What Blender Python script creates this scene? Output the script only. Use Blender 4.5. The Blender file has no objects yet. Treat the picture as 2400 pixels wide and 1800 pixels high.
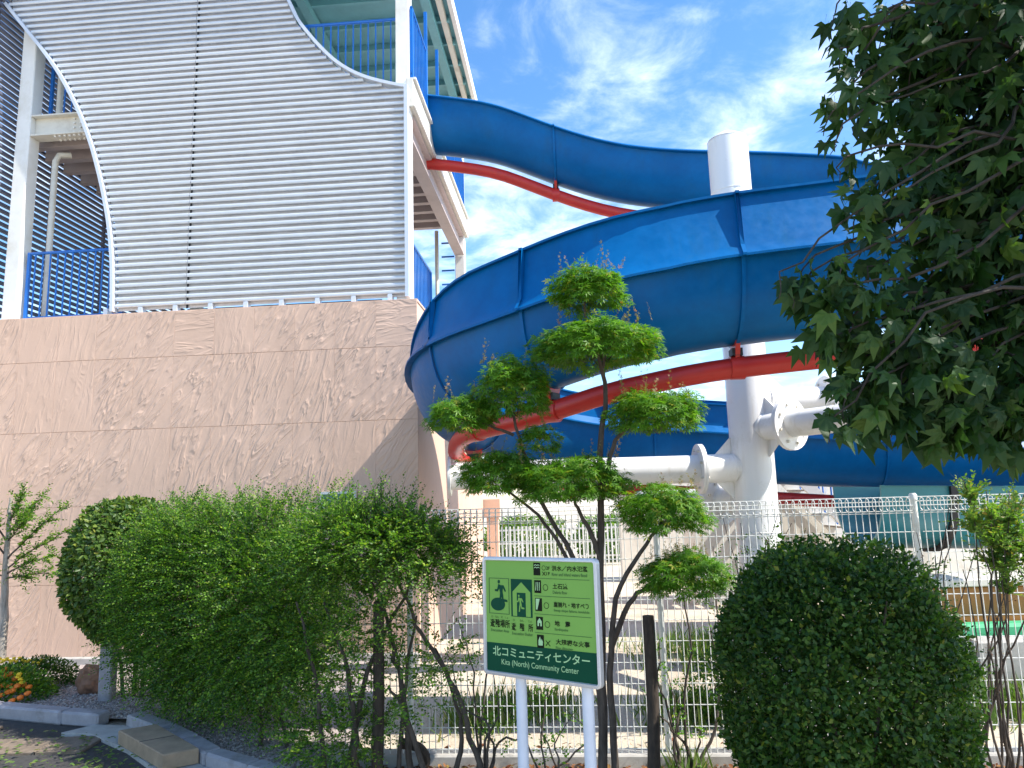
import bpy, bmesh, math, random
import numpy as np
from mathutils import Vector, Matrix

# ------------------------------------------------------------------ camera, sky, sun, exposure
SC = bpy.context.scene
COL = SC.collection
rng = np.random.default_rng(7)
random.seed(7)
FPX = 1700.0
PITCH, ROLL, EYE = math.radians(8.8), math.radians(1.7), 2.0
cF = np.array([0, math.cos(PITCH), math.sin(PITCH)])
_r0 = np.array([1.0, 0, 0]); _u0 = np.array([0, -math.sin(PITCH), math.cos(PITCH)])
cR = math.cos(ROLL) * _r0 - math.sin(ROLL) * _u0
cU = math.cos(ROLL) * _u0 + math.sin(ROLL) * _r0
cC = np.array([0, 0, EYE])
cam_d = bpy.data.cameras.new('camera'); cam = bpy.data.objects.new('camera', cam_d); COL.objects.link(cam)
cam_d.sensor_width = 36.0; cam_d.lens = 36.0 * FPX / 2400.0
cam_d.clip_start = 0.05; cam_d.clip_end = 2000
cam.matrix_world = Matrix(((cR[0], cU[0], -cF[0], 0), (cR[1], cU[1], -cF[1], 0), (cR[2], cU[2], -cF[2], EYE), (0, 0, 0, 1)))
SC.camera = cam

SUN_EL, SUN_AZ = math.radians(49), math.radians(-17)      # azimuth measured from +X, negative = towards the camera
sdir = Vector((math.cos(SUN_EL) * math.cos(SUN_AZ), math.cos(SUN_EL) * math.sin(SUN_AZ), math.sin(SUN_EL)))
w = bpy.data.worlds.new('World'); SC.world = w; w.use_nodes = True
nt = w.node_tree; nt.nodes.clear()
def wn(t, **k):
    n = nt.nodes.new(t)
    for a, v in k.items(): setattr(n, a, v)
    return n
out = wn('ShaderNodeOutputWorld'); bg = wn('ShaderNodeBackground')
sky = wn('ShaderNodeTexSky'); sky.sky_type = 'NISHITA'; sky.sun_disc = False
sky.sun_elevation = SUN_EL; sky.sun_rotation = math.pi / 2 - SUN_AZ
sky.altitude = 0; sky.air_density = 1.0; sky.dust_density = 0.5; sky.ozone_density = 2.0
hs = wn('ShaderNodeHueSaturation'); hs.inputs['Saturation'].default_value = 1.24; hs.inputs['Value'].default_value = 1.25
nt.links.new(sky.outputs[0], hs.inputs['Color'])
tc = wn('ShaderNodeTexCoord'); sep = wn('ShaderNodeSeparateXYZ'); nt.links.new(tc.outputs['Generated'], sep.inputs[0])
def wm(op, a, b=None):
    n = wn('ShaderNodeMath', operation=op)
    for i, v in enumerate((a, b)):
        if v is None: continue
        if isinstance(v, (int, float)): n.inputs[i].default_value = v
        else: nt.links.new(v, n.inputs[i])
    return n.outputs[0]
zz = wm('ADD', wm('MAXIMUM', sep.outputs[2], 0.0), 0.12)
cx_, cy_ = wm('DIVIDE', sep.outputs[0], zz), wm('DIVIDE', sep.outputs[1], zz)
comb = wn('ShaderNodeCombineXYZ'); nt.links.new(cx_, comb.inputs[0]); nt.links.new(cy_, comb.inputs[1])
def wnoise(scale, detail, rough, dist=0.0, off=(0, 0, 0)):
    mp = wn('ShaderNodeMapping'); mp.inputs['Location'].default_value = off; nt.links.new(comb.outputs[0], mp.inputs[0])
    n = wn('ShaderNodeTexNoise'); n.inputs['Scale'].default_value = scale; n.inputs['Detail'].default_value = detail
    n.inputs['Roughness'].default_value = rough; n.inputs['Distortion'].default_value = dist
    nt.links.new(mp.outputs[0], n.inputs['Vector']); return n.outputs[0]
big = wnoise(1.5, 2, 0.5, 0.2, (3.3, 1.7, 0)); fine = wnoise(4.6, 9, 0.62, 0.35, (0.4, 6.2, 1))
rm = wn('ShaderNodeMapRange'); rm.interpolation_type = 'SMOOTHSTEP'
rm.inputs['From Min'].default_value = 0.465; rm.inputs['From Max'].default_value = 0.86
nt.links.new(wm('ADD', wm('MULTIPLY', big, 0.42), wm('MULTIPLY', fine, 0.62)), rm.inputs['Value'])
mixc = wn('ShaderNodeMix', data_type='RGBA')
nt.links.new(wm('MULTIPLY', rm.outputs[0], 0.9), mixc.inputs[0])
nt.links.new(hs.outputs[0], mixc.inputs[6]); mixc.inputs[7].default_value = (8.6, 9.2, 10.0, 1)
nt.links.new(mixc.outputs[2], bg.inputs['Color']); bg.inputs['Strength'].default_value = 0.128
nt.links.new(bg.outputs[0], out.inputs[0])
sun_d = bpy.data.lights.new('sun', 'SUN'); sun_d.energy = 4.3; sun_d.angle = math.radians(0.5); sun_d.color = (1, 0.95, 0.87)
sun = bpy.data.objects.new('sun', sun_d); COL.objects.link(sun)
sun.rotation_euler = sdir.to_track_quat('Z', 'Y').to_euler()
SC.view_settings.view_transform = 'Standard'; SC.view_settings.look = 'None'; SC.view_settings.gamma = 1.0
SC.view_settings.use_curve_mapping = False; SC.view_settings.exposure = 1.02
SC.cycles.max_bounces = 7; SC.cycles.transparent_max_bounces = 8; SC.cycles.use_denoising = True

# ------------------------------------------------------------------ photo pixel -> place (a pixel gives only a direction)
def ray(u, v): return cF + cR * (u - 1200) / FPX - cU * (v - 900) / FPX
def atz(u, v, z): d = ray(u, v); return cC + d * ((z - EYE) / d[2])
def aty(u, v, y): d = ray(u, v); return cC + d * (y / d[1])
def onplane(u, v, P, n): d = ray(u, v); return cC + d * (np.dot(P - cC, n) / np.dot(d, n))
TH = math.radians(4.4)
WA = np.array([math.cos(TH), -math.sin(TH), 0]); WN = np.array([math.sin(TH), math.cos(TH), 0])
WB = atz(100, 1566, 0.0)
def wall(u, v, b=0.0):
    q = onplane(u, v, WB + WN * b, WN) - WB
    return (q @ WA, q[2])
def toworld(a, b, z): return WB + WA * a + WN * b + np.array([0, 0, z])

# ------------------------------------------------------------------ mesh helpers
class MB:
    def __init__(s): s.v = []; s.f = []
    def add(s, vs, fs):
        o = len(s.v); s.v += [tuple(map(float, p)) for p in vs]; s.f += [tuple(i + o for i in f) for f in fs]; return s
    def box(s, x0, x1, y0, y1, z0, z1):
        return s.add([(x0, y0, z0), (x1, y0, z0), (x1, y1, z0), (x0, y1, z0), (x0, y0, z1), (x1, y0, z1), (x1, y1, z1), (x0, y1, z1)],
                     [(0, 3, 2, 1), (4, 5, 6, 7), (0, 1, 5, 4), (1, 2, 6, 5), (2, 3, 7, 6), (3, 0, 4, 7)])
    def bbox(s, x0, x1, y0, y1, z0, z1, c=0.008):
        """box with chamfered edges"""
        X, Y, Z = (x0, x1), (y0, y1), (z0, z1); vs = []; idx = {}
        for i in (0, 1):
            for j in (0, 1):
                for k in (0, 1):
                    sx, sy, sz = (c if i == 0 else -c), (c if j == 0 else -c), (c if k == 0 else -c)
                    for ax, p in enumerate(((X[i], Y[j] + sy, Z[k] + sz), (X[i] + sx, Y[j], Z[k] + sz), (X[i] + sx, Y[j] + sy, Z[k]))):
                        idx[(i, j, k, ax)] = len(vs); vs.append(p)
        b = bmesh.new()
        for p in vs: b.verts.new(p)
        r = bmesh.ops.convex_hull(b, input=b.verts[:])
        b.verts.index_update()
        out_v = [p.co[:] for p in b.verts]; out_f = [tuple(v.index for v in f.verts) for f in b.faces]; b.free()
        return s.add(out_v, out_f)
    def tube(s, pts, rad, n=8, cap=True, tw=0.0):
        pts = [np.array(p, float) for p in pts]; m = len(pts)
        rad = [rad] * m if isinstance(rad, (int, float)) else list(rad)
        up = np.array([0, 0, 1.0]); prev = None; vs = []; fs = []
        for i in range(m):
            t = pts[min(i + 1, m - 1)] - pts[max(i - 1, 0)]; t = t / (np.linalg.norm(t) + 1e-9)
            if prev is None:
                ref = up if abs(t[2]) < 0.9 else np.array([1.0, 0, 0])
                x = np.cross(ref, t)
            else: x = prev - t * (prev @ t)
            x /= np.linalg.norm(x) + 1e-9; prev = x; y = np.cross(t, x)
            for k in range(n):
                a = 2 * math.pi * k / n + tw
                vs.append(pts[i] + rad[i] * (math.cos(a) * x + math.sin(a) * y))
        for i in range(m - 1):
            for k in range(n): fs.append((i * n + k, i * n + (k + 1) % n, (i + 1) * n + (k + 1) % n, (i + 1) * n + k))
        if cap: fs.append(tuple(range(n - 1, -1, -1))); fs.append(tuple((m - 1) * n + k for k in range(n)))
        return s.add(vs, fs)
    def cyl(s, p, q, r, n=12, r2=None): return s.tube([p, q], [r, r if r2 is None else r2], n)
    def lathe(s, prof, c=(0, 0, 0), n=24):
        vs = []; fs = []; m = len(prof)
        for (r, z) in prof:
            for k in range(n): a = 2 * math.pi * k / n; vs.append((c[0] + r * math.cos(a), c[1] + r * math.sin(a), c[2] + z))
        for i in range(m - 1):
            for k in range(n): fs.append((i * n + k, i * n + (k + 1) % n, (i + 1) * n + (k + 1) % n, (i + 1) * n + k))
        fs.append(tuple(range(n - 1, -1, -1))); fs.append(tuple((m - 1) * n + k for k in range(n)))
        return s.add(vs, fs)
    def prism(s, poly, d0, d1, fr):
        """2D polygon extruded; fr(x, y, d) -> point"""
        n = len(poly)
        vs = [fr(x, y, d0) for x, y in poly] + [fr(x, y, d1) for x, y in poly]
        fs = [tuple(range(n - 1, -1, -1)), tuple(range(n, 2 * n))] + [(i, (i + 1) % n, (i + 1) % n + n, i + n) for i in range(n)]
        return s.add(vs, fs)
    def mesh(s, name, mat=None, smooth=False, auto=None):
        me = bpy.data.meshes.new(name); me.from_pydata(s.v, [], s.f); me.update()
        b = bmesh.new(); b.from_mesh(me); bmesh.ops.recalc_face_normals(b, faces=b.faces[:]); b.to_mesh(me); b.free()
        if mat: me.materials.append(mat)
        if smooth:
            me.polygons.foreach_set('use_smooth', [True] * len(me.polygons))
            if auto: me.set_sharp_from_angle(angle=math.radians(auto))
        return me
    def build(s, name, mat, parent=None, smooth=False, auto=40, local=False):
        return link(name, s.mesh(name, mat, smooth, auto), parent, local)
def link(name, me, parent=None, local=False):
    o = bpy.data.objects.new(name, me); COL.objects.link(o)
    if parent: par(o, parent, local)
    return o
def par(o, parent, local=False):
    o.parent = parent
    if not local: o.matrix_parent_inverse = world_of(parent).inverted()
def world_of(o):
    m = o.matrix_basis.copy()
    return world_of(o.parent) @ o.matrix_parent_inverse @ m if o.parent else m
def thing(name, label, cat, loc=(0, 0, 0), rz=0.0, group=None):
    o = bpy.data.objects.new(name, None); COL.objects.link(o); o.empty_display_size = 0.2
    o.location = loc; o.rotation_euler = (0, 0, rz)
    o.matrix_basis = Matrix.Translation(loc) @ Matrix.Rotation(rz, 4, 'Z')
    return tag(o, label, cat, group)
def tag(o, label=None, cat=None, group=None, kind=None):
    if label: o['label'] = label
    if cat: o['category'] = cat
    if group: o['group'] = group
    if kind: o['kind'] = kind
    return o

# ------------------------------------------------------------------ materials
def newmat(name):
    m = bpy.data.materials.new(name); m.use_nodes = True; return m, m.node_tree, m.node_tree.nodes['Principled BSDF']
def nd(t, ty, **k):
    n = t.nodes.new(ty)
    for a, v in k.items(): setattr(n, a, v)
    return n
def noise(t, scale, detail=4, rough=0.6, vec=None, dist=0.0):
    n = nd(t, 'ShaderNodeTexNoise'); n.inputs['Scale'].default_value = scale; n.inputs['Detail'].default_value = detail
    n.inputs['Roughness'].default_value = rough; n.inputs['Distortion'].default_value = dist
    if vec is not None: t.links.new(vec, n.inputs['Vector'])
    return n.outputs[0]
def ramp(t, fac, stops):
    r = nd(t, 'ShaderNodeValToRGB'); e = r.color_ramp.elements
    while len(e) < len(stops): e.new(0.5)
    for i, (p, c) in enumerate(stops): e[i].position = p; e[i].color = (*c, 1) if len(c) == 3 else c
    t.links.new(fac, r.inputs[0]); return r.outputs[0]
def bump(t, p, h, strength=0.3, dist=0.01):
    b = nd(t, 'ShaderNodeBump'); b.inputs['Strength'].default_value = strength; b.inputs['Distance'].default_value = dist
    t.links.new(h, b.inputs['Height']); t.links.new(b.outputs[0], p.inputs['Normal']); return b
def coord(t, which='Object', loc=None, rot=None, scale=None):
    c = nd(t, 'ShaderNodeTexCoord')
    if loc is None and rot is None and scale is None: return c.outputs[which]
    m = nd(t, 'ShaderNodeMapping')
    if loc: m.inputs['Location'].default_value = loc
    if rot: m.inputs['Rotation'].default_value = rot
    if scale: m.inputs['Scale'].default_value = scale
    t.links.new(c.outputs[which], m.inputs[0]); return m.outputs[0]
def geo_pos(t): return nd(t, 'ShaderNodeNewGeometry').outputs['Position']
def basic(name, col, rough=0.5, var=0.12, nscale=6.0, bstr=0.0, bscale=80.0, metal=0.0, spec=0.5, coat=0.0, dirt=None, dscale=2.5):
    """painted or plain surface: slow colour variation, optional fine relief and dirt blotches"""
    m, t, p = newmat(name); pos = geo_pos(t)
    c0 = tuple(x * (1 - var) for x in col); c1 = tuple(min(1, x * (1 + var)) for x in col)
    c = ramp(t, noise(t, nscale, 5, 0.6, pos), [(0.3, c0), (0.7, c1)])
    if dirt:
        mx = nd(t, 'ShaderNodeMix', data_type='RGBA')
        f = ramp(t, noise(t, dscale, 8, 0.7, pos), [(0.52, (0, 0, 0)), (0.78, (1, 1, 1))])
        t.links.new(f, mx.inputs[0]); t.links.new(c, mx.inputs[6]); mx.inputs[7].default_value = (*dirt, 1); c = mx.outputs[2]
    t.links.new(c, p.inputs['Base Color'])
    p.inputs['Roughness'].default_value = rough; p.inputs['Metallic'].default_value = metal; p.inputs['Specular IOR Level'].default_value = spec
    p.inputs['Coat Weight'].default_value = coat; p.inputs['Coat Roughness'].default_value = 0.15
    if bstr: bump(t, p, noise(t, bscale, 3, 0.6, pos), bstr, 0.004)
    return m
def leafmat(name, dark, light, trans=0.35, rough=0.45, tint=None, tfrac=0.06, spec=0.35):
    m, t, p = newmat(name)
    g = nd(t, 'ShaderNodeNewGeometry'); rnd = g.outputs['Random Per Island']
    stops = [(0.0, dark), (0.55, tuple((a + b) / 2 for a, b in zip(dark, light))), (1.0 - tfrac - 0.02, light)]
    if tint: stops.append((1.0, tint))
    c = ramp(t, rnd, stops)
    t.links.new(c, p.inputs['Base Color']); p.inputs['Roughness'].default_value = rough; p.inputs['Specular IOR Level'].default_value = spec
    tr = nd(t, 'ShaderNodeBsdfTranslucent'); br = nd(t, 'ShaderNodeMix', data_type='RGBA', blend_type='MULTIPLY'); br.inputs[0].default_value = 1
    t.links.new(c, br.inputs[6]); br.inputs[7].default_value = (1.5, 1.7, 0.55, 1); t.links.new(br.outputs[2], tr.inputs[0])
    mx = nd(t, 'ShaderNodeMixShader'); mx.inputs[0].default_value = trans
    t.links.new(p.outputs[0], mx.inputs[1]); t.links.new(tr.outputs[0], mx.inputs[2])
    t.links.new(mx.outputs[0], t.nodes['Material Output'].inputs[0]); return m
def streaked(name, col, dirt, rough=0.3):
    m, t, p = newmat(name); pos = geo_pos(t)
    mp = nd(t, 'ShaderNodeMapping'); mp.inputs['Scale'].default_value = (9, 9, 0.7); t.links.new(pos, mp.inputs[0])
    f1 = ramp(t, noise(t, 1.0, 6, 0.7, mp.outputs[0]), [(0.56, (0, 0, 0)), (0.80, (0.55,) * 3)]); f2 = ramp(t, noise(t, 2.4, 7, 0.7, pos), [(0.55, (0, 0, 0)), (0.8, (0.6,) * 3)])
    a = nd(t, 'ShaderNodeMix', data_type='RGBA'); a.inputs[6].default_value = (*col, 1); a.inputs[7].default_value = (*dirt, 1); t.links.new(f1, a.inputs[0])
    b = nd(t, 'ShaderNodeMix', data_type='RGBA'); b.inputs[7].default_value = (dirt[0] * .8, dirt[1] * .82, dirt[2] * .8, 1); t.links.new(f2, b.inputs[0]); t.links.new(a.outputs[2], b.inputs[6])
    t.links.new(b.outputs[2], p.inputs['Base Color']); p.inputs['Roughness'].default_value = rough; bump(t, p, noise(t, 60, 3, 0.6, pos), 0.06, 0.004); return m
def barkmat(name, c0, c1, scale=30):
    m, t, p = newmat(name); v = coord(t, 'Object', scale=(1, 1, 0.25)); n = noise(t, scale, 6, 0.7, v)
    t.links.new(ramp(t, n, [(0.3, c0), (0.7, c1)]), p.inputs['Base Color']); p.inputs['Roughness'].default_value = 0.9
    bump(t, p, n, 0.6, 0.01); return m

M = {}
M['white'] = basic('white paint', (0.78, 0.77, 0.73), 0.4, 0.05, 3, dirt=(0.62, 0.58, 0.48), dscale=1.6)
M['pipe_white'] = streaked('white pipe paint', (0.80, 0.79, 0.77), (0.52, 0.46, 0.36))
M['cream'] = basic('cream steel paint', (0.66, 0.63, 0.55), 0.45, 0.08, 4, 0.15, 60, dirt=(0.45, 0.40, 0.32), dscale=3)
M['soffit'] = basic('pinkish soffit paint', (0.50, 0.42, 0.40), 0.6, 0.08, 4, dirt=(0.33, 0.27, 0.25), dscale=2)
M['silver'] = basic('silver coated metal', (0.66, 0.68, 0.70), 0.42, 0.05, 5, metal=0.25)
M['frame_silver'] = basic('silver trim', (0.62, 0.65, 0.70), 0.4, 0.05, 5, metal=0.2)
M['rail_blue'] = basic('blue rail paint', (0.006, 0.14, 0.52), 0.35, 0.1, 6)
M['teal_soffit'] = basic('teal roof underside', (0.13, 0.35, 0.39), 0.5, 0.1, 3)
M['louver'] = basic('backlit louver', (0.10, 0.11, 0.16), 0.5, 0.06, 5)  # backlit shade of the slats is put into this dark base colour
M['concrete'] = basic('concrete', (0.40, 0.38, 0.35), 0.9, 0.15, 9, 0.5, 120, dirt=(0.22, 0.20, 0.17), dscale=5)
M['kerb'] = basic('kerb concrete', (0.33, 0.31, 0.32), 0.9, 0.15, 9, 0.6, 140, dirt=(0.19, 0.17, 0.15), dscale=4)
M['red'] = basic('red pipe paint', (0.52, 0.026, 0.018), 0.38, 0.14, 3, 0.06, 50, dirt=(0.34, 0.03, 0.03), dscale=3)
M['black'] = basic('black bracket', (0.02, 0.02, 0.022), 0.6, 0.2, 10)
M['fence'] = basic('white fence coating', (0.72, 0.72, 0.68), 0.45, 0.06, 6, dirt=(0.5, 0.48, 0.4), dscale=6)
M['alu'] = basic('aluminium', (0.60, 0.60, 0.61), 0.42, 0.05, 8, metal=0.4)
M['post_white'] = basic('pale steel post', (0.62, 0.66, 0.74), 0.4, 0.06, 8)
M['teal'] = basic('teal gelcoat', (0.03, 0.20, 0.23), 0.3, 0.12, 2)
M['brown_trim'] = basic('brown orange trim', (0.36, 0.15, 0.03), 0.5, 0.15, 5)
M['green_mat'] = basic('green mat', (0.05, 0.36, 0.16), 0.7, 0.1, 20)
M['bark'] = barkmat('bark', (0.035, 0.027, 0.021), (0.115, 0.09, 0.072))
M['bark_dark'] = barkmat('dark bark', (0.018, 0.015, 0.012), (0.055, 0.045, 0.035))
M['bark_pale'] = barkmat('pale bark', (0.20, 0.17, 0.14), (0.42, 0.38, 0.33))
M['stake'] = barkmat('dark stake wood', (0.022, 0.016, 0.012), (0.075, 0.055, 0.04), 40)
M['wood'] = barkmat('weathered wood', (0.16, 0.09, 0.05), (0.36, 0.22, 0.12), 18)
# blue slide gel coat with soft weathering streaks
def slide_mat():
    m, t, p = newmat('blue gelcoat'); pos = geo_pos(t)
    n = noise(t, 1.3, 6, 0.65, pos); n2 = noise(t, 14, 4, 0.6, pos)
    mx = nd(t, 'ShaderNodeMath', operation='MULTIPLY_ADD'); t.links.new(n2, mx.inputs[0]); mx.inputs[1].default_value = 0.35
    t.links.new(n, mx.inputs[2])
    mps = nd(t, 'ShaderNodeMapping'); mps.inputs['Scale'].default_value = (5.5, 5.5, 0.5); t.links.new(pos, mps.inputs[0]); stk = noise(t, 1.0, 5, 0.65, mps.outputs[0])
    c = ramp(t, mx.outputs[0], [(0.45, (0.0004, 0.086, 0.265)), (0.85, (0.0010, 0.128, 0.37))])
    sm_ = nd(t, 'ShaderNodeMix', data_type='RGBA'); t.links.new(ramp(t, stk, [(0.54, (0, 0, 0)), (0.75, (0.5,) * 3)]), sm_.inputs[0]); t.links.new(c, sm_.inputs[6]); sm_.inputs[7].default_value = (0.012, 0.10, 0.22, 1); c = sm_.outputs[2]
    t.links.new(c, p.inputs['Base Color']); p.inputs['Roughness'].default_value = 0.32; p.inputs['Specular IOR Level'].default_value = 0.14
    t.links.new(ramp(t, n2, [(0.3, (0.30,) * 3), (0.7, (0.44,) * 3)]), p.inputs['Roughness'])
    bump(t, p, noise(t, 9, 3, 0.5, pos), 0.05, 0.01); return m
M['slide'] = slide_mat()
# formed wall: every panel turns its own wrinkles
def wall_mat(panels):
    m, t, p = newmat('pink wall paint' + (' panel' if panels else ''))
    pos = coord(t, 'Object'); gp = geo_pos(t)
    base = ramp(t, noise(t, 1.1, 6, 0.65, gp), [(0.3, (0.60, 0.408, 0.300)), (0.7, (0.66, 0.455, 0.342))])
    st = noise(t, 1.0, 6, 0.7, coord(t, 'Generated') if False else None)
    if panels:
        oi = nd(t, 'ShaderNodeObjectInfo').outputs['Random']
        ang = nd(t, 'ShaderNodeValToRGB'); ang.color_ramp.interpolation = 'CONSTANT'; e = ang.color_ramp.elements
        vals = [(0.0, 0.30), (0.45, 0.37), (0.72, 0.02), (0.82, 0.42)]          # turn fraction of pi
        while len(e) < len(vals): e.new(0.5)
        for i, (pp, v) in enumerate(vals): e[i].position = pp; e[i].color = (v, v, v, 1)
        amp = nd(t, 'ShaderNodeValToRGB'); amp.color_ramp.interpolation = 'CONSTANT'; e2 = amp.color_ramp.elements
        av = [(0.0, 0.95), (0.45, 0.75), (0.72, 0.55), (0.82, 0.30)]
        while len(e2) < len(av): e2.new(0.5)
        for i, (pp, v) in enumerate(av): e2[i].position = pp; e2[i].color = (v, v, v, 1)
        t.links.new(oi, ang.inputs[0]); t.links.new(oi, amp.inputs[0])
        mul = nd(t, 'ShaderNodeMath', operation='MULTIPLY'); t.links.new(ang.outputs[0], mul.inputs[0]); mul.inputs[1].default_value = math.pi
        vr = nd(t, 'ShaderNodeVectorRotate', rotation_type='Y_AXIS'); t.links.new(pos, vr.inputs['Vector']); t.links.new(mul.outputs[0], vr.inputs['Angle'])
        off = nd(t, 'ShaderNodeVectorMath', operation='MULTIPLY_ADD'); cmb = nd(t, 'ShaderNodeCombineXYZ')
        for i in range(3): t.links.new(oi, cmb.inputs[i])
        t.links.new(cmb.outputs[0], off.inputs[0]); off.inputs[1].default_value = (57, 31, 83); t.links.new(vr.outputs[0], off.inputs[2])
        mp = nd(t, 'ShaderNodeMapping'); mp.inputs['Scale'].default_value = (1.7, 1.0, 8.5); t.links.new(off.outputs[0], mp.inputs[0])
        wr = noise(t, 1.0, 2.5, 0.5, mp.outputs[0], 1.1)
        rid = ramp(t, wr, [(0.36, (0, 0, 0)), (0.47, (0.25,) * 3), (0.56, (1, 1, 1)), (0.70, (0.35,) * 3)])
        mm = nd(t, 'ShaderNodeMath', operation='MULTIPLY'); mk = ramp(t, noise(t, 1.7, 2, 0.5, gp), [(0.36, (0.45,) * 3), (0.6, (1, 1, 1))]); mm0 = nd(t, 'ShaderNodeMath', operation='MULTIPLY'); t.links.new(mk, mm0.inputs[0]); t.links.new(amp.outputs[0], mm0.inputs[1]); t.links.new(rid, mm.inputs[0]); t.links.new(mm0.outputs[0], mm.inputs[1])
        ad = nd(t, 'ShaderNodeMath', operation='MULTIPLY_ADD'); t.links.new(noise(t, 22, 4, 0.6, gp), ad.inputs[0]); ad.inputs[1].default_value = 0.08
        t.links.new(mm.outputs[0], ad.inputs[2]); bump(t, p, ad.outputs[0], 0.5, 0.028)
    else:
        bump(t, p, noise(t, 20, 4, 0.6, gp), 0.2, 0.006)
    # faint rain streaks
    sv = nd(t, 'ShaderNodeMapping'); sv.inputs['Scale'].default_value = (3.0, 3.0, 0.25); t.links.new(gp, sv.inputs[0])
    sf = ramp(t, noise(t, 1.0, 5, 0.7, sv.outputs[0]), [(0.5, (0, 0, 0)), (0.8, (0.5,) * 3)])
    mx = nd(t, 'ShaderNodeMix', data_type='RGBA'); t.links.new(sf, mx.inputs[0]); t.links.new(base, mx.inputs[6]); mx.inputs[7].default_value = (0.49, 0.335, 0.255, 1)
    t.links.new(mx.outputs[2], p.inputs['Base Color']); p.inputs['Roughness'].default_value = 0.75; p.inputs['Specular IOR Level'].default_value = 0.3
    return m
M['wall_panel'] = wall_mat(True); M['wall'] = wall_mat(False)
def ground_mat():
    m, t, p = newmat('sandy soil'); gp = geo_pos(t)
    n1 = noise(t, 0.8, 8, 0.65, gp); n2 = noise(t, 40, 5, 0.7, gp)
    c = ramp(t, n1, [(0.30, (0.42, 0.34, 0.25)), (0.5, (0.60, 0.51, 0.39)), (0.72, (0.66, 0.57, 0.45))])
    mx = nd(t, 'ShaderNodeMix', data_type='RGBA', blend_type='MULTIPLY'); mx.inputs[0].default_value = 0.7
    t.links.new(c, mx.inputs[6]); t.links.new(ramp(t, n2, [(0.3, (0.55,) * 3), (0.65, (1, 1, 1))]), mx.inputs[7])
    t.links.new(mx.outputs[2], p.inputs['Base Color']); p.inputs['Roughness'].default_value = 0.95
    bump(t, p, n2, 0.6, 0.02); return m
M['ground'] = ground_mat()
M['gravel'] = basic('pinkish gravel bed', (0.34, 0.29, 0.27), 0.95, 0.45, 55, 0.9, 70)
M['paver'] = basic('brown paver', (0.17, 0.13, 0.095), 0.9, 0.3, 14, 0.6, 130, dirt=(0.08, 0.065, 0.05), dscale=5)
M['paving'] = basic('dark asphalt', (0.042, 0.040, 0.038), 0.92, 0.3, 30, 0.6, 160, dirt=(0.07, 0.06, 0.045), dscale=6)  # plain pavement plane, darker than the tiles laid beyond it
M['paver_joint'] = basic('paver joint sand', (0.16, 0.14, 0.11), 0.95, 0.2, 40, 0.4, 150)
M['slab'] = basic('tan slab', (0.33, 0.235, 0.15), 0.85, 0.2, 8, 0.4, 100, dirt=(0.20, 0.14, 0.09), dscale=6)
M['sign_green'] = basic('sign light green film', (0.20, 0.40, 0.080), 0.5, 0.03, 3, spec=0.15)
M['sign_dark'] = basic('sign dark green film', (0.0025, 0.060, 0.030), 0.5, 0.05, 3, spec=0.12)
M['sign_black'] = basic('sign black print', (0.008, 0.012, 0.006), 0.5, 0.1, 3, spec=0.1)
M['sign_line'] = basic('sign rule print', (0.03, 0.12, 0.015), 0.45, 0.1, 3)
M['sign_letter'] = basic('sign pale green print', (0.36, 0.60, 0.30), 0.4, 0.03, 3)
M['rock'] = basic('brown rock', (0.24, 0.12, 0.07), 0.85, 0.35, 12, 0.8, 40)

# ------------------------------------------------------------------ ground
g = MB(); S_ = 400
xs = [-S_, -60, -20, -8, -4, 0, 4, 8, 20, 60, S_]; ys = [-S_, -60, -20, 0, 4, 8, 14, 24, 60, S_]
g.add([(x, y, 0) for y in ys for x in xs], [(j * 11 + i, j * 11 + i + 1, (j + 1) * 11 + i + 1, (j + 1) * 11 + i) for j in range(9) for i in range(10)])
tag(g.build('ground', M['ground']), kind='structure')
# planting bed (gravel) behind the kerb on the left, pavement in front of it
kerb_px = [(-260, 1640), (0, 1656), (158, 1670), (245, 1676), (314, 1678), (400, 1710), (500, 1768), (596, 1796), (760, 1842)]
kpts = [atz(u, v, 0.10) for u, v in kerb_px]
bed = MB(); n = len(kpts)
bed.add([(p[0], p[1] + .06, 0.055) for p in kpts] + [(p[0] * 1.0, 9.9 if p[0] < -1.5 else 7.2, 0.055) for p in kpts], [(i, i + 1, n + i + 1, n + i) for i in range(n - 1)])
tag(bed.build('gravel_bed', M['gravel']), kind='structure')
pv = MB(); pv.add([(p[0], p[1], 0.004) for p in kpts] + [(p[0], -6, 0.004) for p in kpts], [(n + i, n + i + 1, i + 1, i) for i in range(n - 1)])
pave = tag(pv.build('pavement', M['paving']), kind='structure')
def inside_pave(x, y):
    for i in range(n - 1):
        a, b = kpts[i], kpts[i + 1]
        if a[0] <= x <= b[0]: return y < a[1] + (b[1] - a[1]) * (x - a[0]) / (b[0] - a[0]) - 0.22
    return False
tile_me = MB().bbox(-0.192, 0.192, -0.192, 0.192, 0, 0.03, 0.006).mesh('paving_tile', M['paver'])
for iy in range(22):
    for ix in range(16):
        x, y = -6.6 + ix * 0.394, 4.2 + iy * 0.394
        if y > 6.5 - .02 * (x + 4) and x < -1.4 and inside_pave(x + .2, y + .2) and inside_pave(x - .2, y + .2):
            o = link('paving_tile', tile_me, pave); o.matrix_basis = Matrix.Translation((x, y, random.uniform(-0.004, 0.003))) @ Matrix.Rotation(random.uniform(-.006, .006), 4, 'X')
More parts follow.
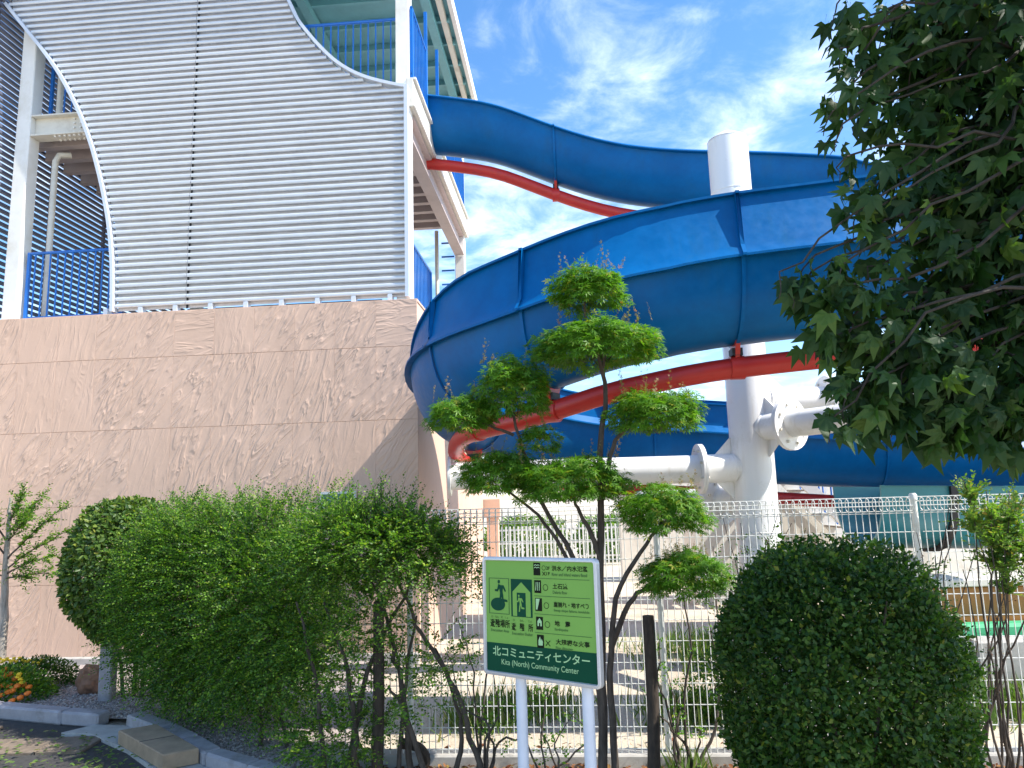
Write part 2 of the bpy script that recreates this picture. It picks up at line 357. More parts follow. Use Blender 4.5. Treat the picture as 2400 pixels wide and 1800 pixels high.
# kerb stones laid along the bed
kb = tag(bpy.data.objects.new('kerb', None), kind='structure'); COL.objects.link(kb)
def kerb_run(pts, gap=0.008, L=0.6):
    for a, b in zip(pts[:-1], pts[1:]):
        a = np.array(a[:2]); b = np.array(b[:2]); d = np.linalg.norm(b - a); k = max(1, round(d / L)); t = (b - a) / d
        for i in range(k):
            l = d / k - gap; mb = MB(); mb.bbox(0, l, -0.075, 0.075, 0, 0.13, 0.018); mb.v = [(p[0] + random.uniform(-.004, .004), p[1] + random.uniform(-.005, .005), p[2] + random.uniform(-.006, .003)) for p in mb.v]
            o = mb.build('kerb_stone', M['kerb'], kb); p = a + t * (i * d / k)
            o.matrix_basis = Matrix.Translation((p[0], p[1], 0.003 + random.uniform(-.004, .004))) @ Matrix.Rotation(math.atan2(t[1], t[0]), 4, 'Z')
kerb_run(kpts[:4]); kerb_run(kpts[4:])
# gutter strip along the kerb and the loose slab lying on it
gs = MB()
for a, b in zip(kpts[3:-1], kpts[4:]):
    t = (b - a)[:2] / np.linalg.norm((b - a)[:2]); nn = np.array([t[1], -t[0]]) if t[1] < 0 else np.array([0.3, -0.95])
    nn = np.array([-0.62, -0.78])
    q = [a[:2] + nn * .08, b[:2] + nn * .08, b[:2] + nn * .36, a[:2] + nn * .36]
    gs.add([(p[0], p[1], 0.038) for p in q] + [(p[0], p[1], 0.0) for p in q], [(0, 1, 2, 3), (0, 3, 7, 4), (3, 2, 6, 7), (2, 1, 5, 6), (1, 0, 4, 5)])
tag(gs.build('gutter', M['concrete']), kind='structure')
c4 = [atz(u, v, 0.155) for u, v in ((278, 1711), (366, 1696), (466, 1753), (382, 1769))]
sl = MB()
cc = sum(c4) / 4
top = [p for p in c4]; in_ = [cc + (p - cc) * 0.97 for p in c4]
vs = [(p[0], p[1], 0.155) for p in in_] + [(p[0], p[1], 0.147) for p in top] + [(p[0], p[1], 0.045) for p in top]
sl.add(vs, [(0, 1, 2, 3)] + [(i, (i + 1) % 4, 4 + (i + 1) % 4, 4 + i) for i in range(4)] + [(4 + i, 4 + (i + 1) % 4, 8 + (i + 1) % 4, 8 + i) for i in range(4)] + [(8, 9, 10, 11)])
so = sl.build('step_slab', M['slab']); tag(so, 'tan concrete slab with a split across it lying at the kerb', 'slab')
mid0, mid1 = (c4[0] + c4[3]) / 2 * 1.0, (c4[1] + c4[2]) / 2
cr = MB(); d = (mid1 - mid0); cr.box(-0.003, np.linalg.norm(d[:2]) - .02, -0.004, 0.004, 0.15, 0.1565)
o = cr.build('crack', M['black'], so); o.matrix_basis = Matrix.Translation((mid0[0] * .99 + mid1[0] * .01, mid0[1] * .99 + mid1[1] * .01, 0)) @ Matrix.Rotation(math.atan2(d[1], d[0]), 4, 'Z')

# ------------------------------------------------------------------ slide tower (local frame: a along the front, b into the depth, z up)
tw = thing('slide_tower', 'water slide tower with wavy silver louver screen on a pink formed wall', 'tower', tuple(WB), -TH)
AR, ZT = 4.91, 4.635
MB().box(-4.2, AR - .012, 0.012, 6.85, 0, ZT - .03).build('base_wall', M['wall'], tw, local=True)
bw = tw.children[0]
rows = [0.135, 1.03, 2.03, 3.03, 4.0, ZT]
PW = 0.556
for r in range(5):
    h = rows[r + 1] - rows[r] - 0.004
    me = MB().bbox(0, PW - 0.0012, -0.006, 0.02, 0, h, 0.0022).mesh('panel', M['wall_panel'])
    ncol = 16; off = (0.0 if r % 2 == 0 else 0.0)
    for c in range(ncol):
        o = link('panel', me, bw, True); o.location = (AR - (c + 1) * PW + off, 0, rows[r]); o.scale = (1, 1, 1)
MB().box(-4.2, AR + .0, -0.004, 6.86, ZT - .03, ZT).build('wall_coping', M['wall'], tw, local=True)
MB().bbox(-4.2, AR, -0.09, 0.005, 0, 0.135, 0.012).build('plinth', M['concrete'], tw, local=True)
vz = wall(790, 1163)[1]; va = wall(752, 1160)[0]; vb = wall(836, 1160)[0]
wv = MB().box(va, vb, -0.03, 0.015, vz - .16, vz + .06).build('window', M['alu'], tw, local=True)
MB().box(va + .03, vb - .03, -0.034, -0.031, vz - .13, vz + .03).build('pane', basic('green glass', (0.04, 0.16, 0.13), 0.1), wv, local=True)
# low pier and beam behind the side wall
MB().box(AR - .6, AR + .35, 6.9, 7.2, 1.55, 1.95).build('low_beam', M['wall'], tw, local=True)
MB().box(AR + .05, AR + .3, 6.92, 7.18, 0, 1.55).build('pier', M['wall'], tw, local=True)

# steel frame
ZF = 7.86
def col(name, a0, a1, b0, b1, z0, z1, m='white'): return MB().bbox(a0, a1, b0, b1, z0, z1, 0.012).build(name, M[m], tw, local=True)
col('column', 4.60, 4.80, 0.14, 0.34, ZT, 10.62)
col('column', -1.13, -0.91, 0.2, 0.42, ZT, 10.62)
col('column', 4.62, 4.82, 5.25, 5.45, ZT, 10.62)
col('column', -1.13, -0.91, 5.25, 5.45, ZT, 10.62)
def hbeam(p, q, zb, zt, fw, m='cream', name='beam', fl=0.022, web=0.02):
    mb = MB()
    (a0, b0), (a1, b1) = p, q; L = math.hypot(a1 - a0, b1 - b0)
    mb.box(0, L, -fw / 2, fw / 2, zb, zb + fl); mb.box(0, L, -fw / 2, fw / 2, zt - fl, zt); mb.box(0, L, -web / 2, web / 2, zb + fl, zt - fl)
    o = mb.build(name, M[m], tw, local=True); o.matrix_basis = Matrix.Translation((a0, b0, 0)) @ Matrix.Rotation(math.atan2(b1 - b0, a1 - a0), 4, 'Z'); return o
bm_ = hbeam((-0.905, 0.31), (4.595, 0.31), 7.47, 7.80, 0.2)
bolt_me = MB().cyl((0, 0, 0), (0, -0.02, 0), 0.014, 6).mesh('bolt', M['white'])
for i in range(4):
    for j in range(2):
        o = link('bolt', bolt_me, bm_); o.matrix_basis = bm_.matrix_basis.inverted() @ Matrix.Translation((0, 0, 0))
        o.parent = bm_; o.matrix_parent_inverse = Matrix(); o.matrix_basis = Matrix.Translation((0.62 + j * .1, -0.012, 7.53 + i * .07))
bolt2 = MB().cyl((0, 0, 0), (0, 0, -0.025), 0.016, 6).mesh('bolt', M['white'])
for i in range(8):
    for j in range(2):
        o = link('bolt', bolt2, bm_, True); o.matrix_basis = Matrix.Translation((0.36 + i * .075, -0.06 + j * .12, 7.47))
hbeam((4.715, 0.35), (4.715, 5.24), 7.02, 7.44, 0.2, 'soffit', 'side_beam')
MB().bbox(4.76, 4.86, 0.12, 5.45, 7.46, 7.90, 0.01).build('edge_channel', M['cream'], tw, local=True)
MB().box(4.865, 4.885, 0.12, 5.45, 7.46, 7.49).add(*([(4.862, .12, 7.87), (4.90, .12, 7.87), (4.90, 5.45, 7.87), (4.862, 5.45, 7.87), (4.862, .12, 7.9), (4.90, .12, 7.9), (4.90, 5.45, 7.9), (4.862, 5.45, 7.9)],
     [(0, 3, 2, 1), (4, 5, 6, 7), (0, 1, 5, 4), (1, 2, 6, 5), (2, 3, 7, 6), (3, 0, 4, 7)])).build('edge_flange', M['white'], tw, local=True)
MB().box(-1.32, 4.755, 0.43, 5.24, 7.76, 7.86).build('floor_slab', M['soffit'], tw, local=True)
for i in range(11):
    MB().box(-1.30, 4.60, 0.62 + i * .42, 0.74 + i * .42, 7.50, 7.757).build('floor_joist', M['soffit'], tw, local=True)
# terrace deck inside the parapet
MB().box(-1.1, 4.6, 0.45, 6.7, ZT + .003, ZT + .02).build('terrace_floor', M['concrete'], tw, local=True)
# drain pipes and ladder
MB().tube([(-0.72, .52, ZT + .02), (-0.72, .52, 7.2), (-0.70, .56, 7.32), (-0.58, .66, 7.36)], 0.045, 10).build('drain_pipe', M['cream'], tw, smooth=True, local=True)
MB().tube([(-0.72, .52, ZF), (-0.72, .52, 10.6)], 0.045, 10).build('drain_pipe', M['cream'], tw, smooth=True, local=True)
MB().tube([(4.28, 5.0, ZT + .02), (4.28, 5.0, 7.48)], 0.04, 8).build('drain_pipe', M['cream'], tw, smooth=True, local=True)
ld = MB()
for k in range(9): ld.box(4.33, 4.60, 5.28, 5.31, 4.9 + k * .3, 4.93 + k * .3)
ld.build('ladder_rungs', M['rail_blue'], tw, local=True)
# roof with rafters
MB().box(-1.5, 5.02, -0.35, 5.9, 10.72, 10.78).build('roof', M['teal_soffit'], tw, local=True)
rf = tw.children[-1]
for i in range(9): MB().box(-1.4, 4.98, 0.0 + i * .68, 0.06 + i * .68, 10.60, 10.717).build('rafter', M['teal_soffit'], rf, local=True)
for i in range(3): MB().box(0.4 + i * 2.1, 0.55 + i * 2.1, -0.3, 5.85, 10.45, 10.597).build('purlin', M['teal_soffit'], rf, local=True)
MB().bbox(5.022, 5.10, -0.35, 5.9, 10.62, 10.86, 0.006).build('fascia', M['white'], rf, local=True)
MB().box(4.84, 4.93, -0.3, 5.85, 10.56, 10.716).build('gutter', M['cream'], rf, local=True)

# louver screen: left and right panels of slats between the curved edges
CB = 0.05
lc = [wall(u, v, CB) for u, v in [(33, 27), (65, 67), (108, 119), (152, 184), (195, 271), (222, 347), (244, 434), (260, 520), (268, 607), (268, 716)]]
rc = [wall(u, v, CB) for u, v in [(673, 0), (694, 49), (738, 103), (781, 146), (825, 174), (868, 190), (938, 206)]]
lc = [(-1.30, 9.55)] + lc; lc.sort(key=lambda p: p[1]); rc.sort(key=lambda p: p[1]); rc += [(2.72, 9.75), (2.66, 10.1), (2.62, 10.7)]
def interp(c, z): return float(np.interp(z, [p[1] for p in c], [p[0] for p in c]))
A_SEAM, A_R = 1.675, 4.745
ZS0, PITCH_S = 4.735, 0.0975
prof = [(-0.030, 0.000), (-0.039, 0.007), (-0.044, 0.024), (-0.041, 0.042), (-0.030, 0.052), (-0.004, 0.059), (-0.002, 0.054), (-0.026, 0.046), (-0.026, 0.005)]
sme = MB().prism(prof, 0.0, 1.0, lambda y, z, d: (d, y, z)).mesh('slat', M['silver'], True, 30)
pl = tag(bpy.data.objects.new('louver_panel', None)); COL.objects.link(pl); par(pl, tw, True); pl.location = (0, CB + .045, 0)
pr = tag(bpy.data.objects.new('louver_panel', None)); COL.objects.link(pr); par(pr, tw, True); pr.location = (0, CB + .045, 0)
k = 0
while ZS0 + k * PITCH_S < 10.55:
    z = ZS0 + k * PITCH_S; zc = z + .03
    l = max(-1.30, interp(lc, zc)) + .012; r = A_R if zc < rc[0][1] else interp(rc, zc) - .012
    jl = random.uniform(-.004, .004)
    if l < A_SEAM:
        o = link('slat', sme, pl, True); o.location = (l, random.uniform(-.001, .001), z); o.scale = (A_SEAM - .006 - l + jl, 1, 1)
    if r > A_SEAM:
        o = link('slat', sme, pr, True); o.location = (A_SEAM + .006 + jl, random.uniform(-.001, .001), z); o.scale = (r - A_SEAM - .006, 1, 1)
    k += 1
for a in (0.1, 0.9, 1.6, 1.75, 2.6, 3.5, 4.3):                  # uprights that carry the slats
    zt_ = 10.55 if a < 2.5 else interp([(p[1], p[0]) for p in sorted(rc, key=lambda p: p[0])], a) - .06 if a > 2.66 else 10.5
    zb_ = 4.72
    MB().box(a - .02, a + .02, CB + .082, CB + .12, zb_ if a > .5 else 7.6, zt_).build('upright', M['frame_silver'], tw, local=True)
def strip(name, c, wdt, b0, b1, mat, side):
    mb = MB(); n = len(c); vs = []
    for i in range(n):
        p0, p1 = np.array(c[max(i - 1, 0)]), np.array(c[min(i + 1, n - 1)]); t = (p1 - p0) / np.linalg.norm(p1 - p0); nn = np.array([t[1], -t[0]]) * side
        p = np.array(c[i]); q = p + nn * wdt
        vs += [(p[0], b0, p[1]), (q[0], b0, q[1]), (q[0], b1, q[1]), (p[0], b1, p[1])]
    fs = [(i * 4 + k, i * 4 + (k + 1) % 4, (i + 1) * 4 + (k + 1) % 4, (i + 1) * 4 + k) for i in range(n - 1) for k in range(4)]
    fs += [(0, 1, 2, 3), tuple((n - 1) * 4 + k for k in range(4))]
    return mb.add(vs, fs).build(name, mat, tw, local=True)
def dense(c, m=6):
    z = np.array([p[1] for p in c]); a = np.array([p[0] for p in c]); s = np.concatenate([[0], np.cumsum(np.hypot(np.diff(z), np.diff(a)))])
    ss = np.linspace(0, s[-1], len(c) * m)
    # smooth resample
    aa, zz_ = np.interp(ss, s, a), np.interp(ss, s, z)
    for _ in range(8): aa[1:-1] = (aa[:-2] + 2 * aa[1:-1] + aa[2:]) / 4; zz_[1:-1] = (zz_[:-2] + 2 * zz_[1:-1] + zz_[2:]) / 4
    return list(zip(aa, zz_))
strip('curved_edge', dense([(lc[0][0], 4.68)] + lc), 0.045, CB - .035, CB + .075, M['frame_silver'], -1)
strip('curved_edge', dense([(A_R, rc[0][1] - .004)] + rc[:1] + rc), 0.045, CB - .035, CB + .075, M['frame_silver'], 1)
MB().box(A_R, A_R + .05, CB - .03, CB + .08, 4.68, 7.74).build('edge_trim', M['frame_silver'], tw, local=True)
bk_ = basic('slat gap sheet', (0.64, 0.65, 0.67), 0.6, 0.12, 4)  # sheet added behind the slats to set how dark the gaps read
zs_ = np.linspace(4.70, 10.5, 90)
for (fa, fb, nm) in ((lambda z: max(-1.30, interp(lc, z)) + .01, lambda z: A_SEAM - .004, 'gap_sheet'), (lambda z: A_SEAM + .004, lambda z: A_R if z < rc[0][1] else interp(rc, z) - .01, 'gap_sheet')):
    vs = []; fs = []
    for z in zs_: a0_, a1_ = fa(z), max(fa(z) + .01, fb(z)); vs += [(a0_, CB + .072, z), (a1_, CB + .072, z), (a1_, CB + .078, z), (a0_, CB + .078, z)]
    for i in range(len(zs_) - 1):
        for q in range(4): fs.append((i * 4 + q, i * 4 + (q + 1) % 4, (i + 1) * 4 + (q + 1) % 4, (i + 1) * 4 + q))
    fs += [(0, 1, 2, 3), tuple(len(vs) - 4 + q for q in range(4))]
    MB().add(vs, fs).build(nm, bk_, tw, local=True)
MB().box(A_SEAM - .012, A_SEAM + .012, CB + .052, CB + .060, 4.69, 10.5).build('seam_strip', M['black'], tw, local=True)
for i in range(9): MB().box(.5 + i * .5, .56 + i * .5, CB - .0, CB + .1, ZT + .002, 4.73).build('foot_bracket', M['frame_silver'], tw, local=True)

# louvered side wall (left), seen from inside
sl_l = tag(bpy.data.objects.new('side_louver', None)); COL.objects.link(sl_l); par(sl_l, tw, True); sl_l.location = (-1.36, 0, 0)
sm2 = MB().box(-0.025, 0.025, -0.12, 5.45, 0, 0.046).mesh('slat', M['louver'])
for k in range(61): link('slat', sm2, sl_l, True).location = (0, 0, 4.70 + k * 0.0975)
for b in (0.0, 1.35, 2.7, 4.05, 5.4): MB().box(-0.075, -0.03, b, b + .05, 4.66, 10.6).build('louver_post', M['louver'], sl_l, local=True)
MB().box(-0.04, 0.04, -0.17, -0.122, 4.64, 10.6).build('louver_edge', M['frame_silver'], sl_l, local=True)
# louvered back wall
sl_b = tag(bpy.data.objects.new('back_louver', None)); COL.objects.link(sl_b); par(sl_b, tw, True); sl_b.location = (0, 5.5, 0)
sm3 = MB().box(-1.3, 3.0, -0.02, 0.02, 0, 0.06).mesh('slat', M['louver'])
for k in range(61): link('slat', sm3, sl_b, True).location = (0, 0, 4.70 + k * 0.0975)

# railings
def railing(p, q, z0, z1, name='railing', gap=0.11, post=True):
    (a0, b0), (a1, b1) = p, q; L = math.hypot(a1 - a0, b1 - b0); mb = MB()
    mb.tube([(0, 0, z1), (L, 0, z1)], 0.023, 8)
    o = mb.build(name, M['rail_blue'], tw, local=True); o.matrix_basis = Matrix.Translation((a0, b0, 0)) @ Matrix.Rotation(math.atan2(b1 - b0, a1 - a0), 4, 'Z')
    me = MB().box(-0.008, 0.008, -0.008, 0.008, z0 + .10, z1 - .02).mesh('baluster', M['rail_blue'])
    lo = link('bottom_rail', MB().box(0, L, -0.012, 0.012, z0 + .07, z0 + .10).mesh('bottom_rail', M['rail_blue']), o, True)
    k = int(L / gap)
    for i in range(1, k): link('baluster', me, o, True).location = (i * L / k, 0, 0)
    if post:
        pm = MB().box(-0.02, 0.02, -0.02, 0.02, z0 + .004, z1).mesh('post', M['rail_blue'])
        for x in np.linspace(0.02, L - .02, max(2, int(L / 1.3) + 1)): link('post', pm, o, True).location = (x, 0, 0)
    return o
railing((-0.86, .30), (0.62, .30), ZT + .0, 5.68)
railing((-0.86, .50), (0.55, .50), ZF, 8.98)
railing((2.55, .40), (4.585, .40), ZF, 9.02)
railing((4.83, .16), (4.83, 1.22), 7.90, 9.02, gap=0.1)
railing((4.83, 2.6), (4.83, 5.2), 7.90, 9.0, gap=0.11)
railing((4.72, .36), (4.72, 2.0), ZT + .0, 5.62, gap=0.1)
for b in (1.25, 2.25): MB().box(4.80, 4.85, b - .02, b + .02, 7.905, 9.72).build('gate_post', M['rail_blue'], tw, local=True)

# ------------------------------------------------------------------ water slide
TS = toworld(AR - .10, 1.8, 0)[:2]
def plan_path():
    P = []; A2 = WA[:2]; R2 = np.array([A2[1], -A2[0]])          # right-hand side of travel
    def straight(p, d, L, st=0.08):
        for s in np.arange(0, L, st): P.append(p + d * s)
        return p + d * L
    def turn(p, d, r, ang=math.pi, st=0.04):
        rt = np.array([d[1], -d[0]]); c = p + rt * r
        for a in np.arange(0, ang, st):
            P.append(c + (-rt) * r * math.cos(a) + d * r * math.sin(a))
        return c + rt * r, -d
    p = straight(TS - A2 * .25, A2, 6.65); p, d = turn(p, A2, 2.33); L = p[0] - 1.36
    p = straight(p, d, L / abs(d[0])); p, d = turn(p, d, 2.2); straight(p, d, 8.4)
    return np.array(P)
PL = plan_path()
SL = np.concatenate([[0], np.cumsum(np.linalg.norm(np.diff(PL, axis=0), axis=1))])
i_r = int(np.argmax(PL[:, 0] * (np.arange(len(PL)) < len(PL) * .55)))      # right extreme of the first turn
i_l = i_r + int(np.argmin(PL[i_r:, 0]))                                     # left extreme of the second turn
ky = []                                                                     # (arc length, flange height)
def near(x, lo, hi): idx = np.arange(lo, hi); return SL[lo + int(np.argmin(abs(PL[idx, 0] - x)))]
for x, z in [(-1.4, 8.34), (-1.15, 8.29), (-.2, 8.09), (.9, 7.59), (1.54, 7.33), (2.05, 7.19), (2.68, 7.09), (3.93, 6.98), (5.1, 6.83)]: ky.append((near(x, 0, i_r), z))
ky.append((SL[i_r] - .4, 5.75)); ky.append((SL[i_r] + 2.2, 4.55)); ky.append((near(4.3, i_r, i_l), 4.12))
for x, z in [(2.66, 4.0), (1.84, 3.94), (.89, 3.80), (.19, 3.61), (-.6, 3.53)]: ky.append((near(x, i_r, i_l), z))
ky.append((SL[i_l], 3.40))
for x, z in [(0.2, 3.13), (1.4, 2.98), (2.7, 2.86), (3.5, 2.78), (6.8, 2.50), (10, 2.2)]: ky.append((near(x, i_l, len(PL)), z))
zf = np.interp(SL, [k[0] for k in ky], [k[1] for k in ky])
ker = np.hanning(17); ker /= ker.sum(); zf = np.convolve(np.pad(zf, 8, mode='edge'), ker, mode='valid')
s_ext0, s_ext1 = near(5.3, 0, i_r), SL[i_r] + 1.0
def h_out(s):
    dip = float(np.clip(1 - abs(s - SL[i_l] - .15) / 1.9, 0, 1)); dip = dip * dip * (3 - 2 * dip)
    return 0.02 + (0.5 - 0.40 * dip) * float(np.clip((s - s_ext0) / (s_ext1 - s_ext0), 0, 1))
def h_in(s): return 0.02 + 0.33 * float(np.clip((s - s_ext1 - 2) / 3.0, 0, 1))
def section(s, off=0.0):
    ho, hi = h_out(s), h_in(s); W, D, tk = 0.50 + off, 0.70 + off, 0.014
    o = []
    lip = 0.05
    # outside from inner-side rim, down, under and up to outer rim
    if hi > 0.08: o += [(-W - lip, hi), (-W - lip, hi - .02), (-W - .015, hi - .02), (-W - .004, 0.04), (-W - lip - .02, -0.052), (-W - lip - .02, -0.072), (-W, -0.06)]
    else: o += [(-W - .02, 0.03), (-W - lip - .015, -0.008), (-W - lip - .012, -0.022), (-W - .003, -0.024), (-W - .002, -0.026), (-W - .001, -0.028), (-W, -0.03)]
    U = []
    for a in np.linspace(0, math.pi, 19)[1:-1]:
        c = -math.cos(a); U.append((W * math.copysign(abs(c) ** 1.02, c), -D * math.sin(a) ** 0.97))
    o += U
    if ho > 0.08: o += [(W, -0.06), (W + lip + .02, -0.072), (W + lip + .02, -0.052), (W + .004, 0.04), (W - .07 * ho / .52, ho - .022), (W + .02 - .05 * ho / .52, ho - .022), (W + .02 - .05 * ho / .52, ho)]
    else: o += [(W, -0.03), (W + .001, -0.028), (W + .002, -0.026), (W + .003, -0.024), (W + lip + .012, -0.022), (W + lip + .015, -0.008), (W + .02, 0.03)]
    i_ = [(W - tk - (.075 * ho / .52 if ho > .08 else 0), ho), (W - tk, 0.0)] + [(x * (W - tk) / W, z * (D - tk) / D) for x, z in U[::-1]] + [(-W + tk, 0.0), (-W + tk, hi)]
    return o + i_
ws = thing('water_slide', 'blue water slide flume spiralling down from the tower, with red pipe below', 'water slide', (float(TS[0]), float(TS[1]), 0))
def station(i, off=0.0):
    a, b = PL[max(i - 1, 0)], PL[min(i + 1, len(PL) - 1)]; t = (b - a) / np.linalg.norm(b - a); left = np.array([-t[1], t[0]])
    return [(PL[i][0] + left[0] * x, PL[i][1] + left[1] * x, zf[i] + z) for x, z in section(SL[i], off)]
def joint_list():
    marks = [near(-1.3, 0, i_r), near(0.82, 0, i_r), near(3.4, 0, i_r), near(5.6, 0, i_r), SL[i_r], near(5.2, i_r, i_l), near(3.75, i_r, i_l), near(1.93, i_r, i_l), near(.40, i_r, i_l), SL[i_l] - 1.1, SL[i_l] + .9,
             near(1.2, i_l, len(PL)), near(2.05, i_l, len(PL)), near(3.2, i_l, len(PL)), near(5.15, i_l, len(PL)), near(7.2, i_l, len(PL)), SL[-1]]
    return [int(np.argmin(abs(SL - m))) for m in marks]
J = joint_list(); J[0] = 0
for j0, j1 in zip(J[:-1], J[1:]):
    ids = sorted(set(list(range(j0, j1, 2)) + [j1])); vs = []; fs = []; m = len(section(0))
    for i in ids: vs += station(i)
    for q in range(len(ids) - 1):
        for k in range(m): fs.append((q * m + k, q * m + (k + 1) % m, (q + 1) * m + (k + 1) % m, (q + 1) * m + k))
    fs += [tuple(range(m)), tuple((len(ids) - 1) * m + k for k in range(m))]
    sec = MB().add(vs, fs).build('flume_section', M['slide'], ws, smooth=True, auto=35)
    # bolted joint flange at the start of each section
    if j0 > 0:
        a, b = PL[j0 - 1], PL[j0 + 1]; t = (b - a) / np.linalg.norm(b - a); vs = []
        for dd in (-0.016, 0.016):
            S1 = [np.array(p) + np.array([t[0] * dd, t[1] * dd, 0]) for p in station(j0, 0.024)]
            vs += S1
        fs = [(k, (k + 1) % m, (k + 1) % m + m, k + m) for k in range(m)] + [tuple(range(m)), tuple(range(m, 2 * m))]
        # hollow ring: only the outside strip and the inside strip are joined by quads
        no = 31 - 2 + 2
        fs = [(k, k + 1, k + 1 + m, k + m) for k in range(m - 1)] + [(m - 1, 0, m, 2 * m - 1)]
        half = m // 2 + 3
        nout = 7 + 17 + 7; inn = list(range(nout, m))
        ring = []
        Uo = list(range(7, 24)); Ui = list(range(nout + 2, nout + 2 + 17))[::-1]
        for q in range(16):
            for base in (0, m): ring.append((Uo[q] + base, Uo[q + 1] + base, Ui[q + 1] + base, Ui[q] + base))
        Lo, Li = [0, 3, 7], [m - 1, m - 2, Ui[0]]
        Ro, Ri = [23, 27, 30], [Ui[-1], nout + 1, nout]
        for X, Y in ((Lo, Li), (Ro, Ri)):
            for q in range(2):
                for base in (0, m): ring.append((X[q] + base, X[q + 1] + base, Y[q + 1] + base, Y[q] + base))
        MB().add(vs, fs + ring).build('joint_flange', M['slide'], sec, smooth=False)
# red pipe under the flume with saddles at the joints
DROP = 0.70 + 0.20
pj = [0] + [j for j in J[1:-1:2]] + [J[-1]]
for q, (j0, j1) in enumerate(zip(pj[:-1], pj[1:])):
    ids = sorted(set(list(range(j0, j1, 3)) + [j1]))
    MB().tube([(PL[i][0], PL[i][1], zf[i] - DROP) for i in ids], 0.092, 14).build('red_pipe', M['red'], ws, smooth=True)
for q, j in enumerate(J[1:-1]):
    a, b = PL[j - 1], PL[j + 1]; t = (b - a) / np.linalg.norm(b - a); ang = math.atan2(t[1], t[0])
    Mx = Matrix.Translation((PL[j][0], PL[j][1], zf[j])) @ Matrix.Rotation(ang, 4, 'Z')
    gm = MB(); gm.add([Mx @ Vector(p) for p in [(-.02, -.05, -.84), (-.02, .05, -.84), (-.02, .16, -.60), (-.02, .22, -.52), (-.02, -.22, -.52), (-.02, -.16, -.60), (.02, -.05, -.84), (.02, .05, -.84), (.02, .16, -.60), (.02, .22, -.52), (.02, -.22, -.52), (.02, -.16, -.60)]],
        [(0, 1, 2, 3, 4, 5), (6, 7, 8, 9, 10, 11)] + [(i, (i + 1) % 6, (i + 1) % 6 + 6, i + 6) for i in range(6)])
    br = gm.build('bracket', M['red'], ws)
    cm = MB(); cm.add([Mx @ Vector(p) for p in [(x, y, z) for x in (-.045, .045) for y in (-.07, .07) for z in (-.80, -.735)]],
        [(0, 1, 3, 2), (4, 6, 7, 5), (0, 4, 5, 1), (2, 3, 7, 6), (0, 2, 6, 4), (1, 5, 7, 3)]); cm.build('clamp', M['black'], br)
    MB().cyl(Mx @ Vector((-.06, 0, -DROP)), Mx @ Vector((.06, 0, -DROP)), 0.104, 16).build('pipe_collar', M['red'], ws, smooth=True)

# ------------------------------------------------------------------ white support column with arms
PX, PY = 2.775, 8.5
cp = thing('support_column', 'white round steel column with flanged arms carrying the blue slide', 'column', (PX, PY, 0))
cp_sh = MB().lathe([(0.243, 0), (0.243, 6.27), (0.238, 6.29)], (PX, PY, 0), 36).build('shaft', M['pipe_white'], cp, smooth=True)
MB().lathe([(0.243, 6.292), (0.235, 6.31), (0.10, 6.40), (0.02, 6.425), (0.001, 6.427)], (PX, PY, 0), 36).build('cap', M['pipe_white'], cp, smooth=True)
MB().lathe([(0.42, 0.0), (0.42, 0.03)], (PX, PY, 0.01), 32).build('base_plate', M['pipe_white'], cp)
for k in range(8):
    a = k * math.pi / 4 + .2; c, s = math.cos(a), math.sin(a)
    MB().prism([(0.24, 0.04), (0.41, 0.04), (0.24, 0.42)], -0.012, 0.012, lambda x, z, d: (PX + x * c - d * s, PY + x * s + d * c, z)).build('gusset', M['pipe_white'], cp)
for z_ in (1.5, 3.9, 5.6): MB().lathe([(0.2425, z_), (0.2475, z_ + .006), (0.2475, z_ + .014), (0.2425, z_ + .02)], (PX, PY, 0), 36).build('weld_seam', M['pipe_white'], cp, smooth=True)
def arm(tip, z, r=0.165, ztip=None, stub=0.62, cap=True, fl=0.29):
    tip = np.array(tip, float); c = np.array([PX, PY]); d = (tip - c) / np.linalg.norm(tip - c); L = np.linalg.norm(tip - c); zt = z if ztip is None else ztip
    P = lambda x, dz=0: (c[0] + d[0] * x, c[1] + d[1] * x, z + (zt - z) * x / L + dz)
    ar = MB().cyl(P(0.18), P(stub), r, 24).build('arm', M['pipe_white'], cp, smooth=True)
    MB().cyl(P(stub + .03), P(L), r * 0.97, 24).build('arm_pipe', M['pipe_white'], ar, smooth=True)
    MB().cyl(P(stub - .022), P(stub + .003), fl, 28).build('flange', M['pipe_white'], ar, smooth=True)
    MB().cyl(P(stub + .006), P(stub + .031), fl, 28).build('flange', M['pipe_white'], ar, smooth=True)
    pe = np.array([-d[1], d[0]])
    MB().tube([P(0.235), P(0.25)], [r + .012, r + .002], 24).build('weld_seam', M['pipe_white'], ar, smooth=True)
    for k in range(8):
        a = k * math.pi / 4 + .3; oy, oz = (r + fl) / 2 * math.cos(a), (r + fl) / 2 * math.sin(a)
        p0 = np.array(P(stub - .045)) + np.array([pe[0] * oy, pe[1] * oy, oz]); p1 = np.array(P(stub + .055)) + np.array([pe[0] * oy, pe[1] * oy, oz])
        MB().cyl(p0, p1, 0.018, 6).build('bolt', M['cream'], ar)
    for sg in (-1, 1):
        MB().prism([(0.23, sg * r * .95), (0.44, sg * r * .95), (0.23, sg * (r + .21))], -0.012, 0.012,
                   lambda x, zq, dd: (c[0] + d[0] * x + pe[0] * dd, c[1] + d[1] * x + pe[1] * dd, z + zq)).build('gusset', M['pipe_white'], ar)
    if cap: MB().cyl(P(L - .01), P(L + .02), r * 1.38, 28).build('end_plate', M['pipe_white'], ar, smooth=True)
    return ar
il = i_l + 6
arm((-0.74, 8.42), 2.25)
arm((4.35, 5.98), 2.70, r=0.15, stub=0.55)
arm((7.1, 8.75), 3.02, r=0.16, stub=0.95)
